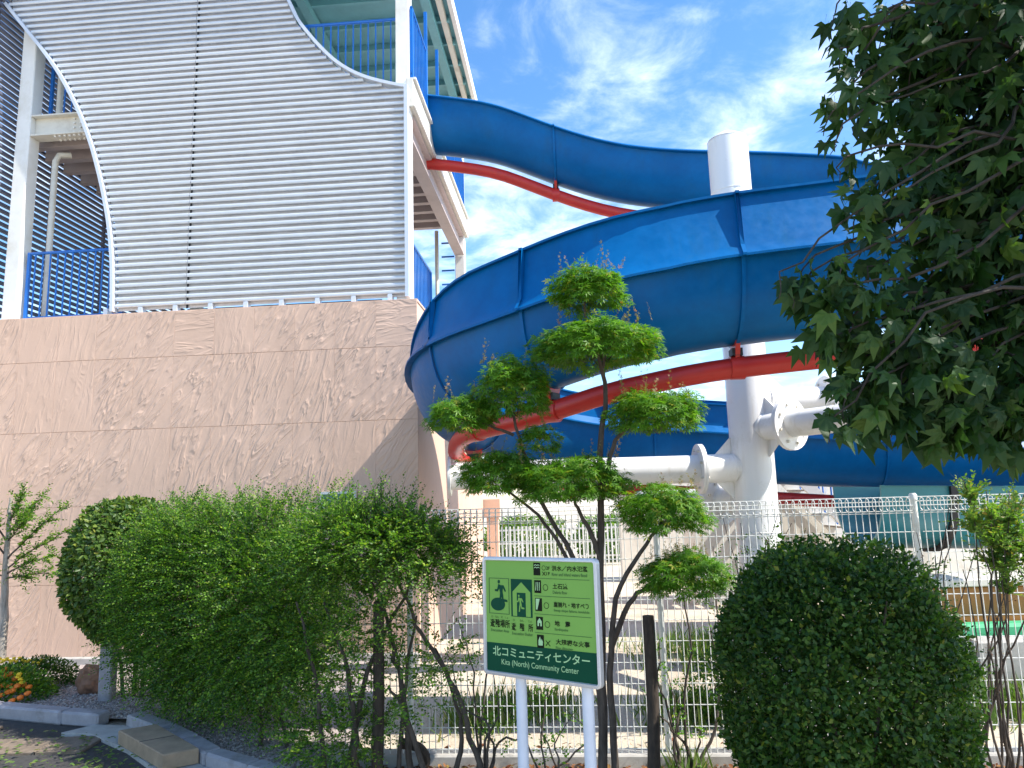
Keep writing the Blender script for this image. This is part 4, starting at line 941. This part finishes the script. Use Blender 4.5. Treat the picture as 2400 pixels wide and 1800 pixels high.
# long shoots on top
tp = []
for (u0, u1, y0, y1, k) in [(330, 700, 7.25, 5.7, 420), (700, 960, 5.5, 5.35, 300)]:
    s = rng.uniform(0, 1, k); uu = u0 + (u1 - u0) * s; yy = y0 + (y1 - y0) * s
    vv = np.interp(uu, [260, 330, 420, 600, 760, 880, 960], [1165, 1125, 1108, 1095, 1098, 1110, 1160]) + rng.uniform(0, 55, k)
    tp.append(np.array([dp(a, b, c + rng.uniform(-.25, .25)) for a, b, c in zip(uu, vv, yy)]))
tp = np.concatenate(tp); sprays('shoot_foliage', tp, norm(rng.normal(size=tp.shape) * np.array([.55, .5, .3]) + np.array([.1, 0, .75])), rng.uniform(.14, .40, len(tp)), 16, .030, L['hedge'], hg, M['bark'], droop=.12, tmpl=OVAL)
hs_ = [[(770, 1700), (765, 1560), (745, 1420), (700, 1300)], [(745, 1700), (770, 1570), (790, 1450), (850, 1330), (900, 1240)], [(890, 1640), (872, 1500), (850, 1400), (830, 1290), (780, 1230)], [(920, 1600), (880, 1540), (840, 1480)], [(1040, 1720), (1010, 1560), (960, 1440), (910, 1370), (870, 1280), (850, 1220)], [(985, 1690), (1000, 1600), (985, 1500), (940, 1400)], [(700, 1720), (690, 1500), (640, 1300)], [(560, 1640), (570, 1450), (600, 1250)], [(860, 1600), (875, 1450), (900, 1330)], [(620, 1690), (600, 1500), (560, 1300)]]
for q, pts in enumerate(hs_):
    yb = 5.45 if pts[0][0] > 680 else 6.2
    P = [dp(u, v, yb + .05 * (q % 3)) for u, v in pts]; P[0][2] = 0.02
    stem('stem', P, .028 - .0012 * q, .008, M['bark'], hg, .008)
# fallen dark branch between the stems
fb = MB().tube(*limb([dp(865, 1605, 5.75), dp(905, 1612, 5.78), dp(925, 1640, 5.8), dp(912, 1665, 5.8)], .04, .03)[:2], 8).build('broken_branch', M['stake'], None, smooth=True)
tag(fb, 'broken dark branch lying among the hedge stems', 'branch')

# dark stakes
for i, (u, v0, y, zt_, lab) in enumerate([(818, 1300, 5.45, 0, 'dark wooden stake among the stems at the end of the hedge'), (1400, 1330, 5.0, 0, 'dark wooden stake between the maple and the round bush')]):
    p = dp(u, v0, y); q = dp(u - 4 + 12 * i, 1640, y)
    o = MB().tube([(q[0], q[1], 0), (p[0], p[1], p[2] * .5), (p[0], p[1], p[2])], [.042, .041, .038], 10).build('stake', M['stake'], None, smooth=True); tag(o, lab, 'stake', None)

# small sparse shrubs around the sign
def twig_shrub(name, label, base, tips, r0, leaves, lsize, mat, n_sp, spl, tmpl=OVAL, group=None, cat='shrub', bark='bark', s0=.45):
    t = thing(name, label, cat, (base[0], base[1], 0), 0, group); B_ = []; D_ = []
    for tip in tips:
        b0 = np.array([base[0] + rng.normal() * .03, base[1] + rng.normal() * .03, 0.0]); tip = np.array(tip); mid = None
        q, rr = limb([b0, b0 * .7 + tip * .3 + rng.normal(size=3) * .09, b0 * .35 + tip * .65 + rng.normal(size=3) * .11, tip], r0 * .8, .0025, 6, .007); MB().tube(q, rr, 6).build('stem', M[bark], t, smooth=True)
        for _ in range(n_sp):
            s = random.uniform(s0, 1.0); i = int(s * (len(q) - 1)); B_.append(q[i]); D_.append(norm(rng.normal(size=3) + (tip - b0) * .8))
    sprays('foliage', np.array(B_), np.array(D_), rng.uniform(.5, 1.2, len(B_)) * spl, leaves, lsize, mat, t, M[bark], tmpl=tmpl); return t
def tips_px(l, y): return [dp(u, v, y + rng.normal() * .08) for u, v in l]
def base_px(u, y): p = dp(u, 1659, y); return (p[0], p[1])
twig_shrub('sapling_shrub', 'sparse shrub with small leaves below the left side of the sign', base_px(1050, 5.55), tips_px([(1010, 1480), (960, 1400), (1060, 1420), (1030, 1250), (990, 1340), (1100, 1530)], 5.5), .016, 8, .032, L['maple'], 9, .18)
twig_shrub('sapling_shrub', 'low leafy shrub between the two sign posts', base_px(1190, 5.45), tips_px([(1150, 1490), (1180, 1480), (1220, 1530), (1240, 1540), (1140, 1510)], 5.4), .013, 9, .034, L['maple'], 9, .15)
twig_shrub('sapling_shrub', 'leaning twiggy shrub between the stake and the round bush', base_px(1475, 5.4), tips_px([(1425, 1380), (1440, 1450), (1395, 1500), (1500, 1560), (1450, 1180), (1530, 1330), (1470, 1500)], 5.35), .018, 8, .032, L['maple'], 7, .17)
twig_shrub('sapling_shrub', 'light green shrub poking above the fence beside the white column', base_px(1600, 6.35), tips_px([(1560, 1110), (1600, 1130), (1640, 1150), (1680, 1110), (1710, 1130), (1580, 1190), (1740, 1145), (1540, 1180)], 6.3), .014, 9, .034, L['feather'], 9, .22)
twig_shrub('bare_shrub', 'nearly leafless shrub with angular twigs right of the round bush', base_px(2060, 5.0), tips_px([(2060, 1140), (2020, 1200), (2110, 1180), (2160, 1160), (2140, 1260), (2080, 1230), (2050, 1090), (1980, 1150), (2190, 1220)], 5.0), .011, 5, .016, L['dry'], 4, .18)
twig_shrub('feathery_shrub', 'feathery yellow green shrub on a thin dark stem at the fence', base_px(2195, 4.9), tips_px([(2130, 1060), (2160, 1080), (2110, 1050), (2190, 1110), (2220, 1050), (2240, 1120), (2080, 1035), (2150, 1140), (2170, 1180), (2140, 1100), (2210, 1150), (2180, 1060), (2120, 1120)], 4.9), .011, 16, .036, L['feather'], 30, .22, tmpl=LEAF, s0=.84)

# ------------------------------------------------------------------ left group: topiary ball tree, young tree, marigolds, post, rock
tc_ = dp(262, 1215, 7.9)
tb = thing('topiary_ball', 'clipped round-headed small tree behind the concrete post by the wall', 'tree', (tc_[0] + .15, 7.9, 0))
n_ = 15000; d = fib(n_); rad = (1 - rng.exponential(.08, n_)).clip(.5, 1.02) * (1 + .05 * np.sin(d[:, 0] * 6 + 2) * np.sin(d[:, 2] * 5))
cloud('foliage', np.array([tc_[0], 7.9, tc_[2] - .05]) + d * rad[:, None] * np.array([.54, .55, .74]), norm(d * .5 + rng.normal(size=(n_, 3)) * .6 - np.array([0, 0, .3])), norm(d + rng.normal(size=(n_, 3)) * .5), rng.uniform(.04, .075, n_), LEAF, L['topiary'], tb)
for sx in (-.05, .05, .12): stem('trunk', [(tc_[0] + .15 + sx, 7.9, 0), (tc_[0] + .12 + sx * 1.6, 7.9, .5), (tc_[0] + sx * 5, 7.9, 1.3)], .022, .01, M['bark'], tb)
yt = thing('young_tree', 'young tree with pale trunk and level leafy branches before the wall', 'tree', tuple(np.append(dp(6, 1430, 8.7)[:2], 0)))
stem('trunk', [np.append(dp(4, 1430, 8.7)[:2], 0), dp(8, 1330, 8.7), dp(12, 1230, 8.7), dp(20, 1130, 8.7), dp(24, 1075, 8.7)], .055, .016, M['bark_pale'], yt)
yb_, yd_ = [], []
for (s, e) in [((14, 1210), (130, 1100)), ((12, 1230), (140, 1150)), ((10, 1250), (125, 1240)), ((14, 1240), (110, 1200)), ((18, 1150), (90, 1075)), ((12, 1200), (-60, 1120)), ((14, 1170), (-50, 1080)), ((10, 1250), (-40, 1220)), ((20, 1130), (50, 1068)), ((16, 1170), (60, 1120))]:
    a, b = dp(*s, 8.7), dp(*e, 8.55 + rng.normal() * .15); q, rr = limb([a, a * .5 + b * .5 + np.array([0, 0, .03]), b], .012, .003, 5, .006); MB().tube(q, rr, 5).build('branch', M['bark'], yt, smooth=True)
    for _ in range(44):
        i = random.randint(2, len(q) - 1); yb_.append(q[i]); yd_.append(norm((b - a) * 1.2 + rng.normal(size=3) * .5))
sprays('foliage', np.array(yb_), np.array(yd_), rng.uniform(.10, .24, len(yb_)), 10, .042, L['hedge'], yt, M['bark'], droop=.1)
pc = atz(250, 1640, 0.06)
cpost = MB().bbox(pc[0] - .065, pc[0] + .065, pc[1] - .065, pc[1] + .065, 0.03, 1.25, .012).build('concrete_post', M['kerb'], None); tag(cpost, 'square grey concrete post standing at the corner of the hedge', 'post')
rk = bmesh.new(); bmesh.ops.create_icosphere(rk, subdivisions=3, radius=1)
for v in rk.verts:
    c = v.co; s = 1 + .13 * math.sin(c.x * 5 + 1) * math.cos(c.z * 4) + .07 * math.sin(c.y * 11 + c.z * 8); v.co = Vector((c.x * .17 * s, c.y * .14 * s, max(-.12, c.z * .17 * s)))
rme = bpy.data.meshes.new('rock'); rk.to_mesh(rme); rk.free(); rme.materials.append(M['rock']); rp = atz(218, 1622, 0.055)
ro = link('rock', rme); ro.location = (rp[0], rp[1], .17); tag(ro, 'rough reddish brown rock on the gravel beside the concrete post', 'rock')
mg = thing('marigold_clump', 'marigold clump with round orange and yellow flowers before the wall', 'flowers', tuple(np.append(atz(20, 1640, .06)[:2], .05)))
gp_ = atz(25, 1645, .06); n_ = 3800
d = fib(n_); d[:, 2] = np.abs(d[:, 2]); Pm = np.array([gp_[0] - .12, gp_[1] + .12, .06]) + d * rng.uniform(.3, 1, n_)[:, None] ** .5 * np.array([.48, .36, .34])
cloud('foliage', Pm, norm(d + rng.normal(size=(n_, 3)) * .6), norm(rng.normal(size=(n_, 3)) + np.array([0, 0, 1])), rng.uniform(.02, .045, n_), LEAF, L['hedge'], mg)
M['orange'] = basic('orange petals', (0.75, 0.17, 0.012), 0.6, 0.25, 60); M['yellow'] = basic('yellow petals', (0.78, 0.52, 0.02), 0.6, 0.2, 60)
def pom(r, mat):
    b = bmesh.new(); bmesh.ops.create_icosphere(b, subdivisions=2, radius=r)
    for v in b.verts: v.co *= 1 + random.uniform(-.16, .12); v.co.z *= .68
    me = bpy.data.meshes.new('flower'); b.to_mesh(me); b.free(); me.materials.append(mat); return me
po = [pom(.032, M['orange']) for _ in range(3)]; py_ = [pom(.026, M['yellow']) for _ in range(2)]
for (u, v) in [(10, 1585), (25, 1580), (8, 1605), (22, 1608), (40, 1608), (55, 1605), (68, 1610), (18, 1622), (30, 1618), (65, 1625), (47, 1635), (28, 1643), (-8, 1600), (12, 1570), (-15, 1618), (2, 1630), (35, 1590)]:
    q = aty(u, v, gp_[1] + .12 - .35 * (v - 1570) / 75 + rng.normal() * .02); o = link('flower', random.choice(po), mg); o.matrix_basis = Matrix.Translation(tuple(q)) @ Matrix.Rotation(random.uniform(.2, .9), 4, 'X')
yc = thing('yellow_flower_clump', 'low clump topped with small yellow flowers against the wall foot', 'flowers', tuple(np.append(atz(60, 1600, .06)[:2], .05)))
yg = atz(70, 1612, .06); n_ = 3800; d = fib(n_); d[:, 2] = np.abs(d[:, 2])
cloud('foliage', np.array([yg[0], yg[1] + .1, .06]) + d * rng.uniform(.3, 1, n_)[:, None] ** .5 * np.array([.52, .3, .32]), norm(d + rng.normal(size=(n_, 3)) * .6), norm(rng.normal(size=(n_, 3)) + np.array([0, 0, 1])), rng.uniform(.02, .04, n_), LEAF, L['round'], yc)
for k in range(34):
    q = aty(random.uniform(-10, 100), random.uniform(1541, 1556), yg[1] + random.uniform(-.05, .2)); o = link('flower', random.choice(py_), yc); o.location = tuple(q); o.scale = (.75,) * 3
for (u, v) in ((42, 1586), (48, 1592), (50, 1600), (45, 1580)): o = link('flower', py_[0], mg); o.location = tuple(aty(u, v, gp_[1] - .05))

# gravel stones and fallen leaves
def stone_cloud(name, Pp, sz, mat, parent=None):
    v, f = [], []
    b = bmesh.new(); bmesh.ops.create_icosphere(b, subdivisions=1, radius=.5); tv = np.array([q.co[:] for q in b.verts]); tf = np.array([[q.index for q in ff.verts] for ff in b.faces]); b.free()
    tv[:, 2] *= .6; n0 = len(Pp); a = rng.uniform(0, 6.28, n0); D = np.c_[np.cos(a), np.sin(a), rng.normal(size=n0) * .2]
    return cloud(name, Pp, D, np.tile((0, 0, 1.0), (n0, 1)), sz, (tv, tf), mat, parent)
M['pebble'] = leafmat('pebble', (0.20, 0.17, 0.16), (0.46, 0.40, 0.36), 0.0, 0.9, tint=(0.55, 0.5, 0.42), tfrac=.1)
pp = []
while len(pp) < 9000:
    s = rng.integers(0, len(kpts) - 1); tt = rng.uniform(); p = kpts[s] * (1 - tt) + kpts[s + 1] * tt; dy = abs(rng.normal()) * .7 + .1
    if p[1] + dy < 9.5: pp.append((p[0] + rng.normal() * .05, p[1] + dy, .06))
tag(stone_cloud('gravel', np.array(pp), rng.uniform(.012, .034, 9000), M['pebble']), 'pinkish grey gravel covering the planting bed by the kerb', 'gravel', kind='stuff')
n_ = 420; lp = np.array([atz(rng.uniform(-60, 420), rng.uniform(1680, 1815), .042) for _ in range(n_)]); a = rng.uniform(0, 6.28, n_)
keep = np.array([inside_pave(p[0], p[1] + .1) for p in lp]); lp = lp[keep]; a = a[keep]; n_ = len(lp)
tag(cloud('fallen_leaves', lp, np.c_[np.cos(a), np.sin(a), rng.normal(size=n_) * .12], np.c_[rng.normal(size=(n_, 2)) * .25, np.ones(n_)], rng.uniform(.02, .06, n_), LEAF, L['grass']), 'pale fallen leaves scattered on the brown pavement', 'leaves', kind='stuff')
n_ = 2600; x = rng.uniform(-1.3, 4.6, n_); lp = np.c_[x, 5.85 - .077 * (x + .855) + rng.normal(size=n_) * .22 - .15, np.full(n_, .012) + rng.uniform(0, .03, n_)]; a = rng.uniform(0, 6.28, n_)
tag(cloud('leaf_litter', lp, np.c_[np.cos(a), np.sin(a), rng.normal(size=n_) * .3], np.c_[rng.normal(size=(n_, 2)) * .4, np.ones(n_)], rng.uniform(.03, .07, n_), LEAF, L['dry']), 'dry brown leaf litter along the foot of the wire fence', 'leaves', kind='stuff')
# grass tufts
BL = T([(-.04, 0, 0), (.04, 0, 0), (.02, .6, .06), (-.02, .6, .06), (0, 1, .2)], [(0, 1, 2), (0, 2, 3), (3, 2, 4)])
gpx = []
for (cx, cy, r, k) in [(4.2, 7.0, .5, 1500), (3.4, 7.3, .4, 700), (1.5, 6.9, .35, 700), (0.1, 7.2, .4, 500), (2.3, 9.5, .8, 900), (5.0, 6.7, .5, 900), (-.4, 6.9, .3, 300), (1.1, 5.4, .15, 120), (2.6, 6.5, .5, 500)]:
    gpx.append(np.c_[rng.normal(size=(k, 2)) * r * .6 + (cx, cy), np.zeros(k)])
gpx = np.concatenate(gpx); n_ = len(gpx)
tag(cloud('grass', gpx, np.c_[rng.normal(size=(n_, 2)) * .35, np.ones(n_)], np.c_[rng.normal(size=(n_, 2)), np.zeros(n_) + .1], rng.uniform(.10, .30, n_), BL, L['grass']), 'tufts of green grass on the sandy ground behind the fence', 'grass', kind='stuff')

# ------------------------------------------------------------------ things behind the fence
pf = thing('picket_fence', 'low white picket fence in front of shrubs beyond the wire fence', 'fence', (-.75, 21.0, 0))
pk = MB().box(-.022, .022, -.012, .012, .03, 1.15).mesh('picket', M['fence'])
for k in range(36): link('picket', pk, pf, True).location = (k * .115, 0, 0)
for z in (.25, .65, 1.02): MB().box(-.03, 4.06, .013, .04, z, z + .05).build('rail', M['fence'], pf, local=True)
def ball_shrub(name, label, c, r, n0, mat, ls, group=None):
    t = thing(name, label, 'shrub', (c[0], c[1], 0), 0, group); d = fib(n0); rad = rng.uniform(.35, 1, n0) ** .5 * (1 + .12 * np.sin(d[:, 0] * 7 + c[0]) * np.cos(d[:, 2] * 5))
    P = np.array(c) + d * rad[:, None] * np.array(r); k = P[:, 2] > .02
    cloud('foliage', P[k], norm(d * .6 + rng.normal(size=(n0, 3)))[k], norm(d + rng.normal(size=(n0, 3)) * .6)[k], rng.uniform(.7, 1.3, n0)[k] * ls, LEAF, mat, t)
    for q in range(4): stem('stem', [(c[0] + .04 * q - .08, c[1], 0), (c[0] + rng.normal() * .2 * r[0], c[1], c[2])], .014, .005, M['bark'], t)
ball_shrub('shrub', 'green shrub behind the left end of the white picket fence', (0.3, 22.4, .7), (1.4, .8, .75), 5000, L['feather'], .10)
ball_shrub('shrub', 'darker green shrub behind the right end of the white picket fence', (2.7, 22.4, .65), (1.0, .8, .72), 4000, L['hedge'], .10)
ball_shrub('shrub', 'small low bush on the sand behind the wire fence near the sign', (1.75, 6.75, .32), (.3, .25, .32), 1600, L['hedge'], .035)
ball_shrub('shrub', 'small low bush on the sand by the column foot', (3.55, 8.0, .3), (.45, .25, .3), 1500, L['hedge'], .035)
# pool side: low wall, stairs, teal trough
blw = thing('poolside_wall', 'long low beige pool building wall far behind the slide', 'wall', (9, 17, 0))
MB().box(2.4, 22, 17, 17.3, 0, 2.75).build('wall_face', M['cream'], blw); MB().box(2.35, 22.05, 16.95, 17.35, 2.75, 2.85).build('coping', M['concrete'], blw)
stt = thing('pool_stairs', 'white metal stairs with blue posts and railing behind the slide', 'stairs', (4.4, 12.3, 0))
for sgn in (0, .8):
    MB().prism([(4.3, 2.55), (4.55, 2.55), (6.0, 1.0), (5.75, 1.0)], 12.3 + sgn, 12.36 + sgn, lambda x, z, d: (x, d, z)).build('stringer', M['white'], stt)
    for k in range(8): MB().cyl((4.5 + k * .2, 12.33 + sgn, 2.4 - k * .21), (4.5 + k * .2, 12.33 + sgn, 3.3 - k * .21), .014, 6).build('rail_post', M['rail_blue'], stt)
    MB().cyl((4.5, 12.33 + sgn, 3.3), (5.9, 12.33 + sgn, 1.83), .02, 6).build('handrail', M['rail_blue'], stt)
for k in range(7): MB().box(4.45 + k * .2, 4.70 + k * .2, 12.36, 13.1, 2.36 - k * .21, 2.39 - k * .21).build('tread', M['concrete'], stt)
prl = thing('pool_railing', 'pale upright railing on the far pool deck', 'railing', (3.2, 13.6, 0))
MB().box(3.2, 7.4, 13.3, 14.2, 0, 1.75).build('deck', M['cream'], prl)
bm2 = MB().box(-.015, .015, -.015, .015, 0, .95).mesh('baluster', M['white'])
for k in range(40): o = link('baluster', bm2, prl); o.matrix_basis = Matrix.Translation((3.25 + k * .105, 13.4, 1.75))
MB().box(3.2, 7.4, 13.38, 13.42, 2.70, 2.74).build('handrail', M['white'], prl)
tt = thing('teal_trough', 'teal run-out trough with dark joint beyond the wire fence', 'slide trough', (6.5, 9.0, 0))
def trough(x0, x1, nm):
    U = [(.62 * -math.cos(a), -.72 * math.sin(a) ** .8) for a in np.linspace(0, math.pi, 15)]; U = [(-.66, .0)] + U + [(.66, .0)]; inn = [(x * .95, z * .95 + .004) for x, z in U[::-1]]
    return MB().prism(U + inn, x0, x1, lambda y, z, d: (d, 8.75 + y, 2.0 + z - .035 * (d - 4))).build(nm, M['teal'], tt, smooth=True, auto=35)
trough(4.05, 4.82, 'trough_section'); trough(4.86, 9.5, 'trough_section')
j = MB().prism([(.66 * -math.cos(a), -.76 * math.sin(a) ** .8) for a in np.linspace(0, math.pi, 15)], 4.80, 4.88, lambda y, z, d: (d, 8.75 + y, 1.97 + z)).build('joint_band', M['black'], tt)
for x in (4.4, 6.4, 8.4): MB().box(x, x + .1, 8.4, 9.1, 0, 1.22 - .035 * (x - 4)).build('cradle', M['concrete'], tt)
lt = thing('pool_edge', 'brown trimmed pool edge with pale deck behind the fence', 'pool edge', (6.5, 7.9, 0))
MB().bbox(4.0, 11, 7.7, 8.1, .003, .95, .02).build('edge_wall', M['brown_trim'], lt); MB().bbox(3.95, 11, 7.62, 8.16, .953, 1.03, .01).build('deck_slab', M['cream'], lt)
MB().bbox(4.3, 11, 7.15, 7.4, 0.003, .52, .02).build('kerb_block', M['concrete'], lt)
tag(MB().bbox(4.05, 5.6, 7.42, 7.61, .003, .62, .03).build('green_mat', M['green_mat']), 'rolled bright green mat against the brown pool edge', 'mat')

# ------------------------------------------------------------------ street tree overhanging from the right
st = thing('street_tree', 'large dark street tree with drooping lobed leaves overhanging from the right', 'tree', (3.55, 3.3, 0))
trunk = stem('trunk', [(3.55, 3.3, 0), (3.53, 3.3, 1.6), (3.5, 3.3, 3.2), (3.45, 3.28, 5.0), (3.4, 3.25, 6.8)], .15, .04, M['bark'], st, .008, 12)
# leaf clusters: (display u, v, depth, radius, count)
cl = [(1812, 20, 3.3, 0.1, 7), (1827, 120, 3.25, 0.07, 4), (1797, 250, 3.2, 0.06, 3), (1732, 620, 3.2, 0.06, 3), (1702, 600, 3.2, 0.05, 3), (1832, 350, 3.25, 0.08, 4), (1847, 60, 3.3, 0.14, 13), (1862, 150, 3.3, 0.13, 12), (1817, 215, 3.25, 0.1, 8), (1894, 230, 3.3, 0.16, 18), (1812, 290, 3.2, 0.07, 3), (1914, 80, 3.4, 0.2, 33), (1994, 30, 3.4, 0.25, 60), (1974, 160, 3.4, 0.24, 55), (1964, 290, 3.35, 0.22, 44), (2004, 380, 3.3, 0.2, 44), (1894, 420, 3.25, 0.16, 24), (1862, 470, 3.2, 0.12, 11), (1974, 480, 3.3, 0.2, 38), (2060, 100, 3.4, 0.3, 136), (2080, 260, 3.4, 0.3, 136), (2090, 430, 3.4, 0.3, 136), (2180, 60, 3.5, 0.3, 136), (2200, 250, 3.4, 0.32, 144), (2200, 450, 3.3, 0.32, 144), (1742, 580, 3.2, 0.09, 7), (1802, 610, 3.2, 0.14, 18), (1772, 660, 3.2, 0.12, 13), (1884, 590, 3.25, 0.17, 30), (1842, 690, 3.2, 0.16, 24), (1782, 745, 3.2, 0.11, 11), (1914, 700, 3.25, 0.2, 38), (2004, 620, 3.3, 0.25, 66), (2100, 620, 3.35, 0.3, 136), (2200, 650, 3.35, 0.3, 136), (1862, 790, 3.2, 0.14, 18), (1954, 820, 3.2, 0.2, 44), (1842, 855, 3.15, 0.12, 13), (1812, 905, 3.15, 0.09, 7), (1894, 880, 3.2, 0.13, 18), (2000, 780, 3.25, 0.24, 88), (2050, 855, 3.2, 0.2, 72), (2120, 800, 3.3, 0.28, 120), (2200, 850, 3.3, 0.26, 112), (2120, 905, 3.2, 0.16, 48), (2200, 925, 3.25, 0.15, 40), (2010, 915, 3.2, 0.12, 24), (1974, 865, 3.2, 0.12, 17)]
LP = []; LN = []; LDn = []
heads = [np.array([3.45, 3.28, z]) for z in (5.2, 4.4, 3.7, 3.0)]
for (u, v, y, r, k) in cl:
    c = dp(u, v, y); d = fib(k); P = c + d * (rng.uniform(.15, 1, k) ** .5)[:, None] * r * np.array([1, 1.1, 1.0]); LP.append(P)
    LDn.append(norm(np.c_[rng.normal(size=(k, 2)) * .45, np.full(k, -1.0)] + np.array([-.35, 0, .05]))); LN.append(norm(np.c_[rng.normal(size=(k, 1)) * .9, rng.normal(size=(k, 1)) * .8 - .35, np.full(k, .55)]))
    h = min(heads, key=lambda q: abs(q[2] - (c[2] + .5))); q, rr = limb([h, h * .65 + c * .35 + rng.normal(size=3) * .12 + np.array([0, 0, .25]), h * .3 + c * .7 + rng.normal(size=3) * .10 + np.array([0, 0, .15]), c + np.array([0, 0, .06]), c - np.array([.05, 0, .10])], .013, .002, 6, .014); MB().tube(q, rr, 6).build('branch', M['bark_dark'], st, smooth=True)
# deeper and higher crown (outside and behind the visible edge)
for (cx, cy, cz, r, k) in [(2.75, 3.4, 3.4, .65, 650), (2.8, 3.3, 4.4, .8, 800), (3.1, 3.0, 5.4, .95, 800), (3.7, 3.1, 4.2, 1.0, 700), (3.9, 3.1, 2.9, .8, 450), (2.75, 3.35, 2.6, .5, 350)]:
    d = fib(k); P = np.array([cx, cy, cz]) + d * (rng.uniform(.2, 1, k) ** .5)[:, None] * r; LP.append(P); LDn.append(norm(np.c_[rng.normal(size=(k, 2)) * .5, np.full(k, -.9)])); LN.append(norm(rng.normal(size=(k, 3)) * .5 + np.array([0, -.3, .7])))
    for _ in range(3):
        e = np.array([cx, cy, cz]) + norm(rng.normal(size=3)) * r * .8; h = np.array([3.45, 3.28, min(6.6, max(2.2, cz - .5))]); q, rr = limb([h, h * .5 + e * .5 + np.array([0, 0, .1]), e], .03, .004, 6, .012); MB().tube(q, rr, 6).build('branch', M['bark_dark'], st, smooth=True)
LP = np.concatenate(LP); LDn = np.concatenate(LDn); LN = np.concatenate(LN); SZ = rng.uniform(.06, .15, len(LP))
q_ = LP - cC; zc_ = q_ @ cF; uu = 1200 + FPX * (q_ @ cR) / zc_; vv = 900 - FPX * (q_ @ cU) / zc_
vis = (uu > 1700) & (uu < 2390) & (vv > 5) & (vv < 1100) & (zc_ > 1)
idx = np.where(vis)[0]; idx = idx[np.argsort(zc_[idx])][:300]; msk = np.ones(len(LP), bool); msk[idx] = False
cloud('crown', LP[msk], LDn[msk], LN[msk], SZ[msk], GUM, L['tree'], st)
lm = bpy.data.meshes.new('leaf'); lm.from_pydata([tuple(p) for p in GUM[0]], [], [tuple(map(int, f)) for f in GUM[1]]); lm.update()
# single leaves need their own colour spread: object random instead of island random
def leaf_single():
    m = L['tree'].copy(); m.name = 'street tree single leaf'; t = m.node_tree
    oi = t.nodes.new('ShaderNodeObjectInfo'); cr_ = [x for x in t.nodes if x.type == 'VALTORGB'][0]
    t.links.new(oi.outputs['Random'], cr_.inputs[0]); return m
lm.materials.append(leaf_single())
Xs = norm(np.cross(LDn, LN)); Zs = np.cross(Xs, norm(LDn)); Ds = norm(LDn)
for i in idx:
    o = link('leaf', lm, st); s = SZ[i]; X, Y, Z, p = Xs[i] * s, Ds[i] * s, Zs[i] * s, LP[i]
    o.matrix_basis = Matrix(((X[0], Y[0], Z[0], p[0]), (X[1], Y[1], Z[1], p[1]), (X[2], Y[2], Z[2], p[2]), (0, 0, 0, 1)))
